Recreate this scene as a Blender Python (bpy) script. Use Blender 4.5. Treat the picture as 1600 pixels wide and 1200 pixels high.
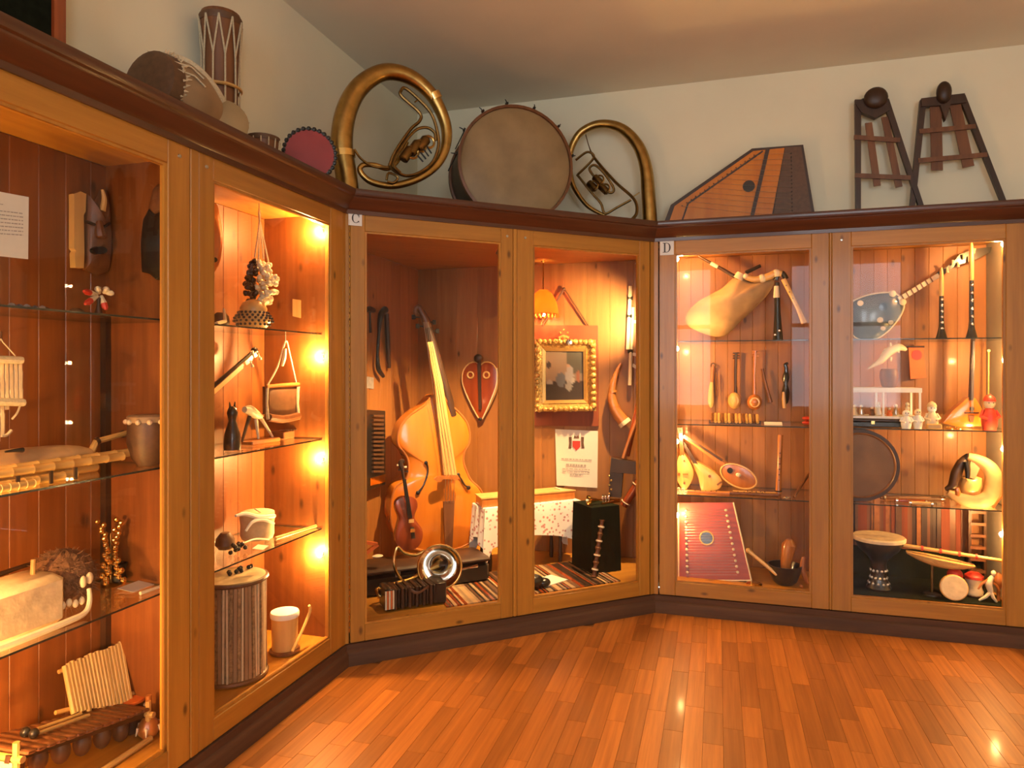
import bpy, math, random
from mathutils import Vector, Matrix
V = Vector
random.seed(7)
sc = bpy.context.scene
for o in list(bpy.data.objects):
    bpy.data.objects.remove(o)
COL = sc.collection

# ---------------------------------------------------------------- camera
F, CX, CY, H = 1076.0, 800.0, 577.0, 1.6          # focal length and horizon in pixels of the 1600x1200 frame
cam_data = bpy.data.cameras.new('camera')
cam_data.sensor_width = 36.0
cam_data.lens = 36.0 * F / 1600.0
cam_data.shift_y = (CY - 600.0) / 1600.0
cam_data.clip_start = 0.05
cam = bpy.data.objects.new('camera', cam_data)
cam.location = (0, 0, H)
cam.rotation_euler = (math.pi / 2, 0, 0)
COL.objects.link(cam)
sc.camera = cam

# ---------------------------------------------------------------- world and exposure
sc.view_settings.view_transform = 'Standard'
sc.view_settings.look = 'None'
sc.view_settings.gamma = 1.0
sc.view_settings.exposure = 0.3
sc.view_settings.use_curve_mapping = False
sc.cycles.transparent_max_bounces = 24
sc.cycles.max_bounces = 10
world = bpy.data.worlds.new('sky')
sc.world = world
world.use_nodes = True
bg = world.node_tree.nodes['Background']
bg.inputs[0].default_value = (0.92, 0.96, 1.0, 1)
SKY = 6.4
bg.inputs[1].default_value = SKY
BULB_W, BULB_COL = 19.0, (1.0, 0.52, 0.16)
HALO_COL = (1.0, 0.62, 0.26)

# ---------------------------------------------------------------- helpers
Z = V((0, 0, 1))

def ray(px, py):
    return V(((px - CX) / F, 1.0, (CY - py) / F))

class Cab:
    """a display front: O its corner on the floor, u to the right along the front, n into the cabinet"""
    def __init__(s, O, u):
        s.O = V((O[0], O[1], 0)); s.u = V((u[0], u[1], 0)).normalized()
        s.n = V((-s.u.y, s.u.x, 0)); s.rz = math.atan2(s.u.y, s.u.x)
        s.ax = (s.u, s.n, Z)
    def P(s, u, v, z): return s.O + s.u * u + s.n * v + Z * z
    def pix(s, px, py, v):
        d = ray(px, py); o = V((0, 0, H))
        t = (v - s.n.dot(o - s.O)) / s.n.dot(d)
        return o + d * t
    def atz(s, px, z, v):
        p = s.pix(px, CY, v); p.z = z; return p
    def U(s, px, v=0.0): return (s.pix(px, CY, v) - s.O).dot(s.u)
    def poly(s, pts, v): return [s.pix(x, y, v) for x, y in pts]

th = math.radians(16.6)
dL, dD = (math.sin(th), math.cos(th)), (math.cos(th), -math.sin(th))
PLC, PCD = (-.90, 3.72), (.94, 4.555)
L = Cab(PLC, dL)
D = Cab(PCD, dD)
C = Cab(PLC, (PCD[0] - PLC[0], PCD[1] - PLC[1]))
R = Cab((0, 0), dD)                       # the room's own axes: u right along the back wall, n towards it
CW = math.hypot(PCD[0] - PLC[0], PCD[1] - PLC[1])

class MB:
    """collects shapes for one mesh, in world coordinates"""
    def __init__(s): s.v = []; s.f = []; s.m = []
    def add(s, vs, fs, mi=0):
        k = len(s.v); s.v += [V(p) for p in vs]
        s.f += [tuple(i + k for i in f) for f in fs]; s.m += [mi] * len(fs); return s
    def box(s, c, size, ax=(V((1, 0, 0)), V((0, 1, 0)), Z), mi=0, bev=0.0):
        c = V(c); hx, hy, hz = (q / 2 for q in size); X, Y, W = ax
        if bev <= 0:
            vs = [c + X * (a * hx) + Y * (b * hy) + W * (d * hz) for d in (-1, 1) for a, b in ((-1, -1), (1, -1), (1, 1), (-1, 1))]
            return s.add(vs, [(3, 2, 1, 0), (4, 5, 6, 7), (0, 1, 5, 4), (1, 2, 6, 5), (2, 3, 7, 6), (3, 0, 4, 7)], mi)
        b = min(bev, hx * .9, hy * .9, hz * .9); rings = []
        for zz, ins in ((-hz, b), (-hz + b, 0), (hz - b, 0), (hz, b)):
            ox, oy = hx - ins, hy - ins
            ring = [(ox - b, -oy), (ox, -oy + b), (ox, oy - b), (ox - b, oy), (-ox + b, oy), (-ox, oy - b), (-ox, -oy + b), (-ox + b, -oy)]
            rings.append([c + X * p + Y * q + W * zz for p, q in ring])
        return s.rings(rings, mi=mi)
    def rings(s, rings, cap=True, closed=False, mi=0):
        n = len(rings[0]); vs = [p for r in rings for p in r]; fs = []
        m = len(rings)
        for i in range(m if closed else m - 1):
            a, b = i * n, ((i + 1) % m) * n
            for j in range(n):
                k = (j + 1) % n
                fs.append((a + j, a + k, b + k, b + j))
        if cap and not closed:
            fs.append(tuple(range(n - 1, -1, -1))); fs.append(tuple(range((m - 1) * n, m * n)))
        return s.add(vs, fs, mi)
    def tube(s, pts, rad, n=8, cap=True, closed=False, mi=0, flat=1.0, up=None):
        pts = [V(p) for p in pts]; m = len(pts)
        if not isinstance(rad, (list, tuple)): rad = [rad] * m
        rings = []; ref = None
        for i, p in enumerate(pts):
            if closed: t = pts[(i + 1) % m] - pts[i - 1]
            else: t = pts[min(i + 1, m - 1)] - pts[max(i - 1, 0)]
            if t.length < 1e-9: t = V((0, 0, 1))
            t.normalize()
            if ref is None:
                ref = V(up) if up is not None else (V((0, 0, 1)) if abs(t.z) < .9 else V((1, 0, 0)))
            a = ref - t * ref.dot(t)
            if a.length < 1e-6: a = t.orthogonal()
            a.normalize(); b = t.cross(a); ref = a
            rings.append([p + (a * math.cos(2 * math.pi * j / n) + b * (flat * math.sin(2 * math.pi * j / n))) * rad[i] for j in range(n)])
        return s.rings(rings, cap, closed, mi)
    def lathe(s, c, prof, axis=Z, n=24, mi=0, cap=True):
        c = V(c); axis = V(axis).normalized()
        a = axis.orthogonal().normalized(); b = axis.cross(a)
        return s.rings([[c + axis * h + (a * math.cos(2 * math.pi * j / n) + b * math.sin(2 * math.pi * j / n)) * max(r, 1e-4) for j in range(n)] for r, h in prof], cap, False, mi)
    def prism(s, pts, off, mi=0):
        pts = [V(p) for p in pts]; off = V(off)
        return s.rings([pts, [p + off for p in pts]], mi=mi)
    def pillow(s, pts, off, bulge, mi=0, ins=(1, .93, .8, .55, .25)):
        """outline pts extruded by off behind; the front swells by bulge (vector)"""
        pts = [V(p) for p in pts]; off = V(off); bulge = V(bulge)
        c = sum(pts, V()) / len(pts)
        rings = [[p + off for p in pts]]
        for k in ins:
            rings.append([c + (p - c) * k + bulge * (1 - k * k) ** .8 for p in pts])
        return s.rings(rings, mi=mi)
    def ball(s, c, r, ax=(V((1, 0, 0)), V((0, 1, 0)), Z), nu=12, nv=8, mi=0, jit=0.0):
        c = V(c)
        if not isinstance(r, (list, tuple)): r = (r, r, r)
        rings = []
        for i in range(nv + 1):
            ph = -math.pi / 2 + math.pi * i / nv
            ph = max(-1.54, min(1.54, ph))
            ring = []
            for j in range(nu):
                q = 2 * math.pi * j / nu; k = 1 + random.uniform(-jit, jit)
                ring.append(c + ax[0] * (r[0] * math.cos(ph) * math.cos(q) * k) + ax[1] * (r[1] * math.cos(ph) * math.sin(q) * k) + ax[2] * (r[2] * math.sin(ph) * k))
            rings.append(ring)
        return s.rings(rings, mi=mi)
    def torus(s, c, R_, r, axis, n=32, m=8, mi=0, a0=0, a1=2 * math.pi):
        c = V(c); axis = V(axis).normalized(); a = axis.orthogonal().normalized(); b = axis.cross(a)
        full = abs(a1 - a0 - 2 * math.pi) < 1e-6
        k = n if full else n + 1
        pts = [c + (a * math.cos(a0 + (a1 - a0) * i / n) + b * math.sin(a0 + (a1 - a0) * i / n)) * R_ for i in range(k)]
        return s.tube(pts, r, m, closed=full, mi=mi, up=axis)
    def base(s):
        lo = [min(p[i] for p in s.v) for i in range(3)]; hi = [max(p[i] for p in s.v) for i in range(3)]
        return V(((lo[0] + hi[0]) / 2, (lo[1] + hi[1]) / 2, lo[2]))

def spline(pts, n=6):
    """Catmull-Rom through pts (any dimension tuples or vectors)"""
    P = [V(p) if len(p) == 3 else V((p[0], p[1], 0)) for p in pts]; out = []
    for i in range(len(P) - 1):
        p0, p1, p2, p3 = P[max(i - 1, 0)], P[i], P[i + 1], P[min(i + 2, len(P) - 1)]
        for k in range(n):
            t = k / n
            out.append(.5 * ((2 * p1) + (p2 - p0) * t + (2 * p0 - 5 * p1 + 4 * p2 - p3) * t * t + (3 * p1 - p0 - 3 * p2 + p3) * t ** 3))
    out.append(P[-1])
    return out if len(pts[0]) == 3 else [(p.x, p.y) for p in out]

def closed_spline(pts, n=4):
    m = len(pts); P = [V((p[0], p[1], 0)) for p in pts]; out = []
    for i in range(m):
        p0, p1, p2, p3 = P[i - 1], P[i], P[(i + 1) % m], P[(i + 2) % m]
        for k in range(n):
            t = k / n
            q = .5 * ((2 * p1) + (p2 - p0) * t + (2 * p0 - 5 * p1 + 4 * p2 - p3) * t * t + (3 * p1 - p0 - 3 * p2 + p3) * t ** 3)
            out.append((q.x, q.y))
    return out

def ellipse(cx, cy, rx, ry, n=24, rot=0.0):
    c, s_ = math.cos(rot), math.sin(rot)
    return [(cx + rx * math.cos(2 * math.pi * i / n) * c - ry * math.sin(2 * math.pi * i / n) * s_,
             cy + rx * math.cos(2 * math.pi * i / n) * s_ + ry * math.sin(2 * math.pi * i / n) * c) for i in range(n)]

def mesh_of(name, mb, mats, loc, rz, smooth=40):
    M = Matrix.Rotation(-rz, 3, 'Z')
    me = bpy.data.meshes.new(name)
    me.from_pydata([tuple(M @ (p - loc)) for p in mb.v], [], mb.f)
    for m in (mats if isinstance(mats, (list, tuple)) else [mats]): me.materials.append(m)
    me.polygons.foreach_set('material_index', mb.m)
    if smooth:
        me.polygons.foreach_set('use_smooth', [True] * len(me.polygons))
        me.set_sharp_from_angle(angle=math.radians(smooth))
    me.update()
    import bmesh
    bm = bmesh.new(); bm.from_mesh(me); bmesh.ops.recalc_face_normals(bm, faces=bm.faces); bm.to_mesh(me); bm.free()
    return me

def props(o, label=None, cat=None, group=None, kind=None):
    if label: o['label'] = label
    if cat: o['category'] = cat
    if group: o['group'] = group
    if kind: o['kind'] = kind
    return o

class Thing:
    def __init__(s, name, label, cat, base, rz=0.0, group=None, kind=None):
        s.loc = V(base); s.rz = rz
        s.o = bpy.data.objects.new(name, None); s.o.empty_display_size = .05
        s.o.location = s.loc; s.o.rotation_euler = (0, 0, rz); COL.objects.link(s.o)
        props(s.o, label, cat, group, kind)
    def part(s, name, mb, mat, parent=None, label=None, smooth=40, kind=None):
        o = bpy.data.objects.new(name, mesh_of(name, mb, mat, s.loc, s.rz, smooth))
        COL.objects.link(o); o.parent = parent or s.o
        if label: o['label'] = label
        if kind: o['kind'] = kind
        return o
    def share(s, name, me, pos, rot=None, parent=None, scale=None):
        """another child that reuses mesh me, at world pos"""
        o = bpy.data.objects.new(name, me); COL.objects.link(o); o.parent = parent or s.o
        o.location = Matrix.Rotation(-s.rz, 3, 'Z') @ (V(pos) - s.loc)
        if rot is not None: o.rotation_euler = rot
        if scale is not None: o.scale = scale
        return o

def solo(name, label, cat, mb, mat, rz=0.0, group=None, base=None, kind=None, smooth=40):
    loc = V(base) if base is not None else mb.base()
    o = bpy.data.objects.new(name, mesh_of(name, mb, mat, loc, rz, smooth))
    o.location = loc; o.rotation_euler = (0, 0, rz); COL.objects.link(o)
    return props(o, label, cat, group, kind)

# ---------------------------------------------------------------- materials
def new_mat(name):
    m = bpy.data.materials.new(name); m.use_nodes = True
    nt = m.node_tree; b = nt.nodes['Principled BSDF']
    return m, nt, b

def coords(nt, scale, rnd=True):
    tc = nt.nodes.new('ShaderNodeTexCoord'); mp = nt.nodes.new('ShaderNodeMapping')
    mp.inputs['Scale'].default_value = scale
    nt.links.new(tc.outputs['Object'], mp.inputs['Vector'])
    if rnd:
        oi = nt.nodes.new('ShaderNodeObjectInfo'); ml = nt.nodes.new('ShaderNodeMath'); ml.operation = 'MULTIPLY'
        ml.inputs[1].default_value = 37.0
        nt.links.new(oi.outputs['Random'], ml.inputs[0]); nt.links.new(ml.outputs[0], mp.inputs['Location'])
        return mp.outputs[0], oi.outputs['Random']
    return mp.outputs[0], None

def ramp(nt, fac, stops):
    r = nt.nodes.new('ShaderNodeValToRGB'); e = r.color_ramp.elements
    while len(e) < len(stops): e.new(.5)
    for k, (p, c) in enumerate(stops):
        e[k].position = p; e[k].color = (*c, 1)
    nt.links.new(fac, r.inputs[0]); return r.outputs[0]

def mixc(nt, fac, a, b, mode='MIX'):
    m = nt.nodes.new('ShaderNodeMix'); m.data_type = 'RGBA'; m.blend_type = mode
    for sock, val in ((m.inputs[0], fac), (m.inputs[6], a), (m.inputs[7], b)):
        if isinstance(val, (int, float)): sock.default_value = val
        elif isinstance(val, tuple): sock.default_value = (*val, 1)
        else: nt.links.new(val, sock)
    return m.outputs[2]

def wood(name, c1, c2, rough=.42, grain='z', knots=0.0, coat=0.0, vary=.25, fine=1.0, ring=26.0, knotcol=None):
    m, nt, b = new_mat(name)
    sc_ = {'z': (ring, ring, 1.6), 'x': (1.6, ring, ring), 'y': (ring, 1.6, ring)}[grain]
    vec, rnd = coords(nt, tuple(q * fine for q in sc_))
    n1 = nt.nodes.new('ShaderNodeTexNoise'); n1.inputs['Scale'].default_value = 1.0; n1.inputs['Detail'].default_value = 5; n1.inputs['Roughness'].default_value = .6
    nt.links.new(vec, n1.inputs['Vector'])
    mid = tuple((p + q) / 2 for p, q in zip(c1, c2))
    col = ramp(nt, n1.outputs[0], [(.30, c2), (.5, mid), (.68, c1)])
    if vary:
        hs = nt.nodes.new('ShaderNodeHueSaturation')
        mr = nt.nodes.new('ShaderNodeMapRange'); mr.inputs[3].default_value = 1 - vary; mr.inputs[4].default_value = 1 + vary
        nt.links.new(rnd, mr.inputs[0]); nt.links.new(mr.outputs[0], hs.inputs['Value']); nt.links.new(col, hs.inputs['Color']); col = hs.outputs[0]
    if knots:
        ks = {'z': (9, 9, 4.2), 'x': (4.2, 9, 9), 'y': (9, 4.2, 9)}[grain]
        kv, _ = coords(nt, ks)
        vo = nt.nodes.new('ShaderNodeTexVoronoi'); vo.inputs['Scale'].default_value = 1.0; vo.inputs['Randomness'].default_value = 1.0
        nt.links.new(kv, vo.inputs['Vector'])
        kn = nt.nodes.new('ShaderNodeMapRange'); kn.inputs[1].default_value = .045 * knots; kn.inputs[2].default_value = .13 * knots
        kn.inputs[3].default_value = 1.0; kn.inputs[4].default_value = 0.0; nt.links.new(vo.outputs['Distance'], kn.inputs[0])
        col = mixc(nt, kn.outputs[0], col, knotcol or tuple(q * .42 for q in c2))
    nt.links.new(col, b.inputs['Base Color'])
    b.inputs['Roughness'].default_value = rough
    b.inputs['Coat Weight'].default_value = coat; b.inputs['Coat Roughness'].default_value = .12
    bp = nt.nodes.new('ShaderNodeBump'); bp.inputs['Strength'].default_value = .08; bp.inputs['Distance'].default_value = .004
    nt.links.new(n1.outputs[0], bp.inputs['Height']); nt.links.new(bp.outputs[0], b.inputs['Normal'])
    return m

def plain(name, c, rough=.5, metal=0.0, noise=.18, scale=40.0, coat=0.0, bump=0.0, spec=.5):
    m, nt, b = new_mat(name)
    vec, rnd = coords(nt, (scale,) * 3)
    n1 = nt.nodes.new('ShaderNodeTexNoise'); n1.inputs['Scale'].default_value = 1.0; n1.inputs['Detail'].default_value = 4
    nt.links.new(vec, n1.inputs['Vector'])
    col = ramp(nt, n1.outputs[0], [(.25, tuple(q * (1 - noise) for q in c)), (.75, tuple(min(1, q * (1 + noise)) for q in c))])
    nt.links.new(col, b.inputs['Base Color'])
    b.inputs['Roughness'].default_value = rough; b.inputs['Metallic'].default_value = metal
    b.inputs['Coat Weight'].default_value = coat; b.inputs['Specular IOR Level'].default_value = spec
    if bump:
        bp = nt.nodes.new('ShaderNodeBump'); bp.inputs['Strength'].default_value = bump; bp.inputs['Distance'].default_value = .01
        nt.links.new(n1.outputs[0], bp.inputs['Height']); nt.links.new(bp.outputs[0], b.inputs['Normal'])
    return m

def glow(name, c, strength):
    m, nt, b = new_mat(name)
    b.inputs['Base Color'].default_value = (*c, 1)
    b.inputs['Emission Color'].default_value = (*c, 1); b.inputs['Emission Strength'].default_value = strength
    return m

def glass_pane(name, tint=(1, 1, 1), base=.008):
    m, nt, b = new_mat(name)
    nt.nodes.remove(b)
    out = nt.nodes['Material Output']
    tr = nt.nodes.new('ShaderNodeBsdfTransparent'); tr.inputs[0].default_value = (*tint, 1)
    gl = nt.nodes.new('ShaderNodeBsdfGlossy'); gl.inputs['Roughness'].default_value = .0; gl.inputs[0].default_value = (1, 1, 1, 1)
    lw = nt.nodes.new('ShaderNodeLayerWeight'); lw.inputs[0].default_value = .5
    pw = nt.nodes.new('ShaderNodeMath'); pw.operation = 'POWER'; pw.inputs[1].default_value = 4.0
    nt.links.new(lw.outputs['Facing'], pw.inputs[0])
    mr = nt.nodes.new('ShaderNodeMapRange'); mr.inputs[3].default_value = base; mr.inputs[4].default_value = .8
    nt.links.new(pw.outputs[0], mr.inputs[0])
    mx = nt.nodes.new('ShaderNodeMixShader')
    nt.links.new(mr.outputs[0], mx.inputs[0]); nt.links.new(tr.outputs[0], mx.inputs[1]); nt.links.new(gl.outputs[0], mx.inputs[2])
    nt.links.new(mx.outputs[0], out.inputs[0])
    return m

def painted(name, rough=.6):
    """colour comes from the flat print stored on the mesh"""
    m, nt, b = new_mat(name)
    at = nt.nodes.new('ShaderNodeVertexColor'); at.layer_name = 'print'
    nt.links.new(at.outputs[0], b.inputs['Base Color']); b.inputs['Roughness'].default_value = rough
    return m

MAT = dict(
    pine_v=wood('pine_upright', (.47, .205, .026), (.35, .140, .016), knots=1.0, coat=.25, vary=.10),
    pine_h=wood('pine_rail', (.47, .205, .026), (.35, .140, .016), grain='x', knots=1.0, coat=.25, vary=.10),
    board_v=wood('pine_back_board', (.235, .074, .015), (.155, .044, .008), knots=1.15, coat=.15, vary=.14, rough=.45),
    board_l=wood('light_pine_board', (.36, .145, .034), (.26, .098, .020), knots=1.0, coat=.10, vary=.10, rough=.5), end_grey=plain('grey_painted_panel', (.24, .21, .17), .7, noise=.06),
    stain_h=wood('stained_moulding', (.088, .024, .009), (.05, .013, .005), grain='x', coat=.35, vary=.05, rough=.35),
    plinth=wood('stained_plinth', (.11, .045, .016), (.065, .024, .009), grain='x', vary=.05, rough=.75),
    floor_base=plain('floor_underlay', (.20, .08, .025), .4),
    plank=wood('oak_strip', (.52, .185, .030), (.35, .112, .016), grain='y', coat=.08, vary=.26, rough=.46, ring=45),
    wall=plain('white_plaster', (.80, .76, .58), .9, noise=.03, scale=3, bump=.05),
    ceil=plain('ceiling_plaster', (.76, .72, .60), .9, noise=.03, scale=3),
    glass=glass_pane('door_glass'), shelf_glass=glass_pane('shelf_glass', (.95, .98, .95), .05),
    shelf_edge=plain('shelf_edge', (.025, .035, .028), .15),
    bulb=glow('lit_bulb', (1.0, .80, .50), 60.0),
    brass=plain('aged_brass', (.42, .27, .085), .30, 1.0, .25, 18), brass_dark=plain('dark_brass', (.20, .12, .04), .35, 1.0, .3, 25),
    bright_brass=plain('bright_brass', (.80, .55, .20), .18, 1.0, .1), silver=plain('silver_plate', (.75, .72, .66), .12, 1.0, .08),
    steel=plain('steel', (.55, .53, .50), .3, 1.0, .1), iron=plain('black_iron', (.03, .028, .025), .45, .6),
    black=plain('black_lacquer', (.014, .012, .010), .28, coat=.3), darkwood=wood('dark_wood', (.055, .024, .011), (.028, .012, .006), vary=.1),
    brown=wood('brown_wood', (.20, .075, .025), (.11, .038, .013), vary=.1), redwood=wood('red_varnished_wood', (.32, .06, .014), (.20, .032, .008), coat=.6, vary=0, rough=.25),
    redwood_h=wood('red_soundboard', (.36, .050, .010), (.24, .028, .006), grain='x', coat=.1, vary=0, rough=.42),
    honey=wood('honey_varnished_wood', (.66, .21, .022), (.54, .15, .014), coat=.7, vary=.04, rough=.22, ring=14),
    amber=wood('amber_wood', (.46, .16, .035), (.34, .105, .022), coat=.4, vary=.05, rough=.3),
    yellow=wood('pale_yellow_wood', (.66, .40, .14), (.55, .30, .09), coat=.2, vary=.05), bamboo=wood('bamboo', (.60, .36, .11), (.47, .25, .07), grain='x', vary=.15, rough=.35),
    reed=wood('dry_reed', (.64, .42, .15), (.50, .30, .09), vary=.18, rough=.5),
    cream=plain('cream_hide', (.62, .47, .28), .7, noise=.15, scale=30, bump=.2), bone=plain('bone', (.70, .58, .38), .45, noise=.08),
    drum_brown=plain('dark_drum_hide', (.20, .095, .035), .5, noise=.25, scale=7), hide=plain('brown_drum_hide', (.30, .19, .10), .5, noise=.22, scale=7), drumhead=plain('bass_drum_head', (.31, .205, .095), .55, noise=.22, scale=6),
    fur=plain('brown_fur', (.15, .07, .03), .9, noise=.5, scale=60, bump=1.0), bark=plain('rough_bark', (.30, .19, .085), .7, noise=.5, scale=50, bump=1.0),
    leather=plain('brown_leather', (.11, .05, .022), .5, noise=.25), rope=plain('pale_rope', (.52, .43, .28), .8, noise=.2, scale=120),
    paper=plain('paper', (.72, .66, .55), .8, noise=.02), ink=plain('ink', (.06, .05, .05), .7), greyink=plain('grey_ink', (.36, .31, .27), .8),
    white=plain('white_paint', (.75, .72, .66), .45, noise=.03), red=plain('red_paint', (.50, .035, .018), .45, noise=.1), redskin=plain('red_drumskin', (.28, .014, .010), .5, noise=.1, scale=12),
    orange=plain('orange_paint', (.62, .13, .02), .5, noise=.1), gold=plain('gilt', (.62, .38, .10), .35, .55, .35, 60, bump=.6),
    gold_flat=plain('gilt_slip', (.70, .45, .14), .3, .6, .1), green=plain('dark_green_cloth', (.010, .012, .007), .95, noise=.3, spec=.05),
    skin_bag=plain('bag_hide', (.40, .24, .11), .65, noise=.25, scale=14, bump=.25), blue=plain('wood_blue_reflection', (.10, .115, .115), .3, noise=.35, scale=16, coat=.4),  # blue: dark wood with a bluish reflection put into its colour
    horn=plain('ox_horn', (.34, .12, .03), .35, noise=.35, scale=22, coat=.2), shade=None, print=painted('flat_print'),
    plastic=plain('white_plate', (.72, .70, .66), .4, noise=.02),
)
m, nt, b = new_mat('amber_glass_shade')
tl = nt.nodes.new('ShaderNodeBsdfTranslucent'); tl.inputs[0].default_value = (.95, .42, .10, 1)
b.inputs['Base Color'].default_value = (.75, .20, .04, 1); b.inputs['Roughness'].default_value = .3
mx = nt.nodes.new('ShaderNodeMixShader'); mx.inputs[0].default_value = .55
nt.links.new(b.outputs[0], mx.inputs[1]); nt.links.new(tl.outputs[0], mx.inputs[2]); nt.links.new(mx.outputs[0], nt.nodes['Material Output'].inputs[0])
MAT['redboard'] = wood('red_stained_board', (.26, .055, .014), (.16, .03, .008), vary=0, rough=.7)
MAT['shade'] = m

# ================================================================ the room
AX = R.ax
A0, B1 = -2.345, 5.165            # left wall and back wall, in room axes
A1, B0 = 3.35, -2.3               # right wall and window wall
ZC = 3.68
def rbox(u0, u1, v0, v1, z0, z1, mb=None, bev=0):
    return (mb or MB()).box(R.P((u0 + u1) / 2, (v0 + v1) / 2, (z0 + z1) / 2), (u1 - u0, v1 - v0, z1 - z0), AX, bev=bev)
def struct(name, mb, mat, label, cat=None):
    return solo(name, label, cat or name.split('_')[0], mb, mat, rz=R.rz, kind='structure')

struct('wall_left', rbox(A0 - .2, A0, B0, B1 + .2, 0, ZC), MAT['wall'], 'plain white plaster wall behind the left cabinet')
struct('wall_back', rbox(A0, A1 + .2, B1, B1 + .2, 0, ZC), MAT['wall'], 'plain white plaster wall behind the lettered cabinets')
struct('wall_right', rbox(A1, A1 + .2, B0, B1, 0, ZC), MAT['wall'], 'plain white plaster wall at the right of the room')
struct('ceiling', rbox(A0 - .2, A1 + .2, B0 - .2, B1 + .2, ZC, ZC + .2), MAT['ceil'], 'plain grey-white plaster ceiling of the room')
# window wall behind the viewer, with two tall casement openings
WIN = [(-1.45, -.05), (1.08, 2.75)]
WZ0, WZ1 = .95, 3.30
wb = MB()
edges = [A0] + [q for w in WIN for q in w] + [A1]
for k in range(0, len(edges), 2): rbox(edges[k], edges[k + 1], B0 - .3, B0, 0, ZC, wb)
for a, b_ in WIN:
    rbox(a, b_, B0 - .3, B0, 0, WZ0, wb); rbox(a, b_, B0 - .3, B0, WZ1, ZC, wb)
struct('wall_front', wb, MAT['wall'], 'white plaster wall with two tall windows opposite the cabinets')
for k, (a, b_) in enumerate(WIN):
    t = Thing('window_%d' % (k + 1), 'tall white casement window opposite the cabinets, ' + ('nearer the left cabinet' if k == 0 else 'farther from the left cabinet'), 'window', R.P((a + b_) / 2, B0 - .2, WZ0), R.rz, kind='structure')
    fr = MB()
    for x in (a + .03, (a + b_) / 2, b_ - .03): rbox(x - .03, x + .03, B0 - .23, B0 - .17, WZ0, WZ1, fr)
    for z in (WZ0 + .03, 2.3, WZ1 - .03): rbox(a, b_, B0 - .23, B0 - .17, z - .03, z + .03, fr)
    t.part('window_frame', fr, MAT['white'])
    for x0, x1 in ((a + .06, (a + b_) / 2 - .03), ((a + b_) / 2 + .03, b_ - .06)):
        for z0, z1 in ((WZ0 + .06, 2.27), (2.33, WZ1 - .06)):
            t.part('pane', rbox(x0, x1, B0 - .203, B0 - .197, z0, z1), MAT['glass'])
    ld = bpy.data.lights.new('daylight_portal', 'AREA'); ld.shape = 'RECTANGLE'; ld.size = b_ - a; ld.size_y = WZ1 - WZ0
    ld.cycles.is_portal = True
    lo = bpy.data.objects.new('daylight_portal', ld); COL.objects.link(lo)
    lo.location = R.P((a + b_) / 2, B0 - .32, (WZ0 + WZ1) / 2)
    lo.rotation_euler = (math.pi / 2, 0, R.rz)

# floor: strip planks running towards the corner, built where the photograph shows them
fl = Thing('floor', 'orange-brown oak strip parquet floor', 'floor', R.P(.5, 1.5, 0), R.rz, kind='structure')
fl.part('underlay', rbox(A0, A1, B0, B1, -.06, -.0045), MAT['floor_base'])
PW = .085
lens = [.28, .40, .52, .62]
pm = []
for l_ in lens:
    mb = MB().box(V((0, 0, -.0035)), (PW - .0010, l_ - .0010, .007), bev=.0006)
    pm.append(mesh_of('plank', mb, MAT['plank'], V((0, 0, 0)), 0, 0))
def inview(p):
    if p.y < 1.9: return False
    x = CX + F * p.x / p.y; y = CY + F * H / p.y
    return -120 < x < 1720 and y < 1330
cands = []
rest = MB()
rr = random.Random(3)
u = -1.93
while u < A1:
    v = B0 + rr.uniform(-.4, 0)
    vmax = 4.66
    while v < vmax:
        k = rr.randrange(4); l_ = lens[k]
        c = R.P(u + PW / 2, v + l_ / 2, 0)
        inside = (c - C.O).dot(C.n) < .12 or u > -.4
        if inside:
            cands.append((c, k))
        v += l_
    u += PW
seen = sorted([q for q in cands if inview(q[0])], key=lambda q: q[0].length)
seen = [q for q in seen][:300]
ids = {id(q) for q in seen}
for c, k in seen: fl.share('plank', pm[k], c)
for q in cands:
    if id(q) not in ids:
        rest.box(q[0] + V((0, 0, -.0035)), (PW - .001, lens[q[1]] - .001, .007), AX)
fl.part('plank_field', rest, MAT['plank'], kind='stuff', smooth=0)

# ================================================================ cabinets
ZB, ZO0, ZO1, ZD, ZT = .115, .205, 2.354, 2.445, 2.562    # door foot, opening foot and head, door head, top
SH = [1.787, 1.238, .772]                                 # shelf heights
ZF = .205                                                 # cabinet floor
ZCE = 2.405                                               # cabinet ceiling
DL, DD = .40, .50                                         # inner depths

def mitre(cab, left, right, off, v):
    """end factor: front-line u at offset v in front for the joints"""
    pass

JT = math.tan(math.radians(48.8 / 2)); JT2 = math.tan(math.radians(41.2 / 2))
def span(cab, off):
    """u range of the moulding of a cabinet standing off in front of its face"""
    if cab is L: return (-2.35, -off * JT)
    if cab is C: return (off * JT, CW - off * JT2)
    return (off * JT2, 2.42)

def moulding(cab, prof):
    mb = MB(); rings = []
    for e in (0, 1):
        rings.append([cab.P(span(cab, -v)[e], v, z) for v, z in prof])
    return mb.rings(rings)

CORN = [(.06, ZD - .004), (-.012, ZD - .004), (-.016, 2.462), (-.030, 2.470), (-.040, 2.495), (-.062, 2.512), (-.066, 2.524), (-.078, 2.528), (-.086, 2.545), (-.082, ZT), (.06, ZT)]
PLIN = [(.05, 0), (-.028, 0), (-.028, .060), (-.020, .074), (-.012, .080), (-.012, .112), (.05, .112)]

def cbox(cab, u0, u1, v0, v1, z0, z1, mb=None, bev=0, mi=0):
    return (mb or MB()).box(cab.P((u0 + u1) / 2, (v0 + v1) / 2, (z0 + z1) / 2), (abs(u1 - u0), abs(v1 - v0), z1 - z0), cab.ax, bev=bev, mi=mi)

def pane_mesh(cab, u0, u1, v0, v1, z0, z1):
    return cbox(cab, u0, u1, v0, v1, z0, z1)

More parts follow.
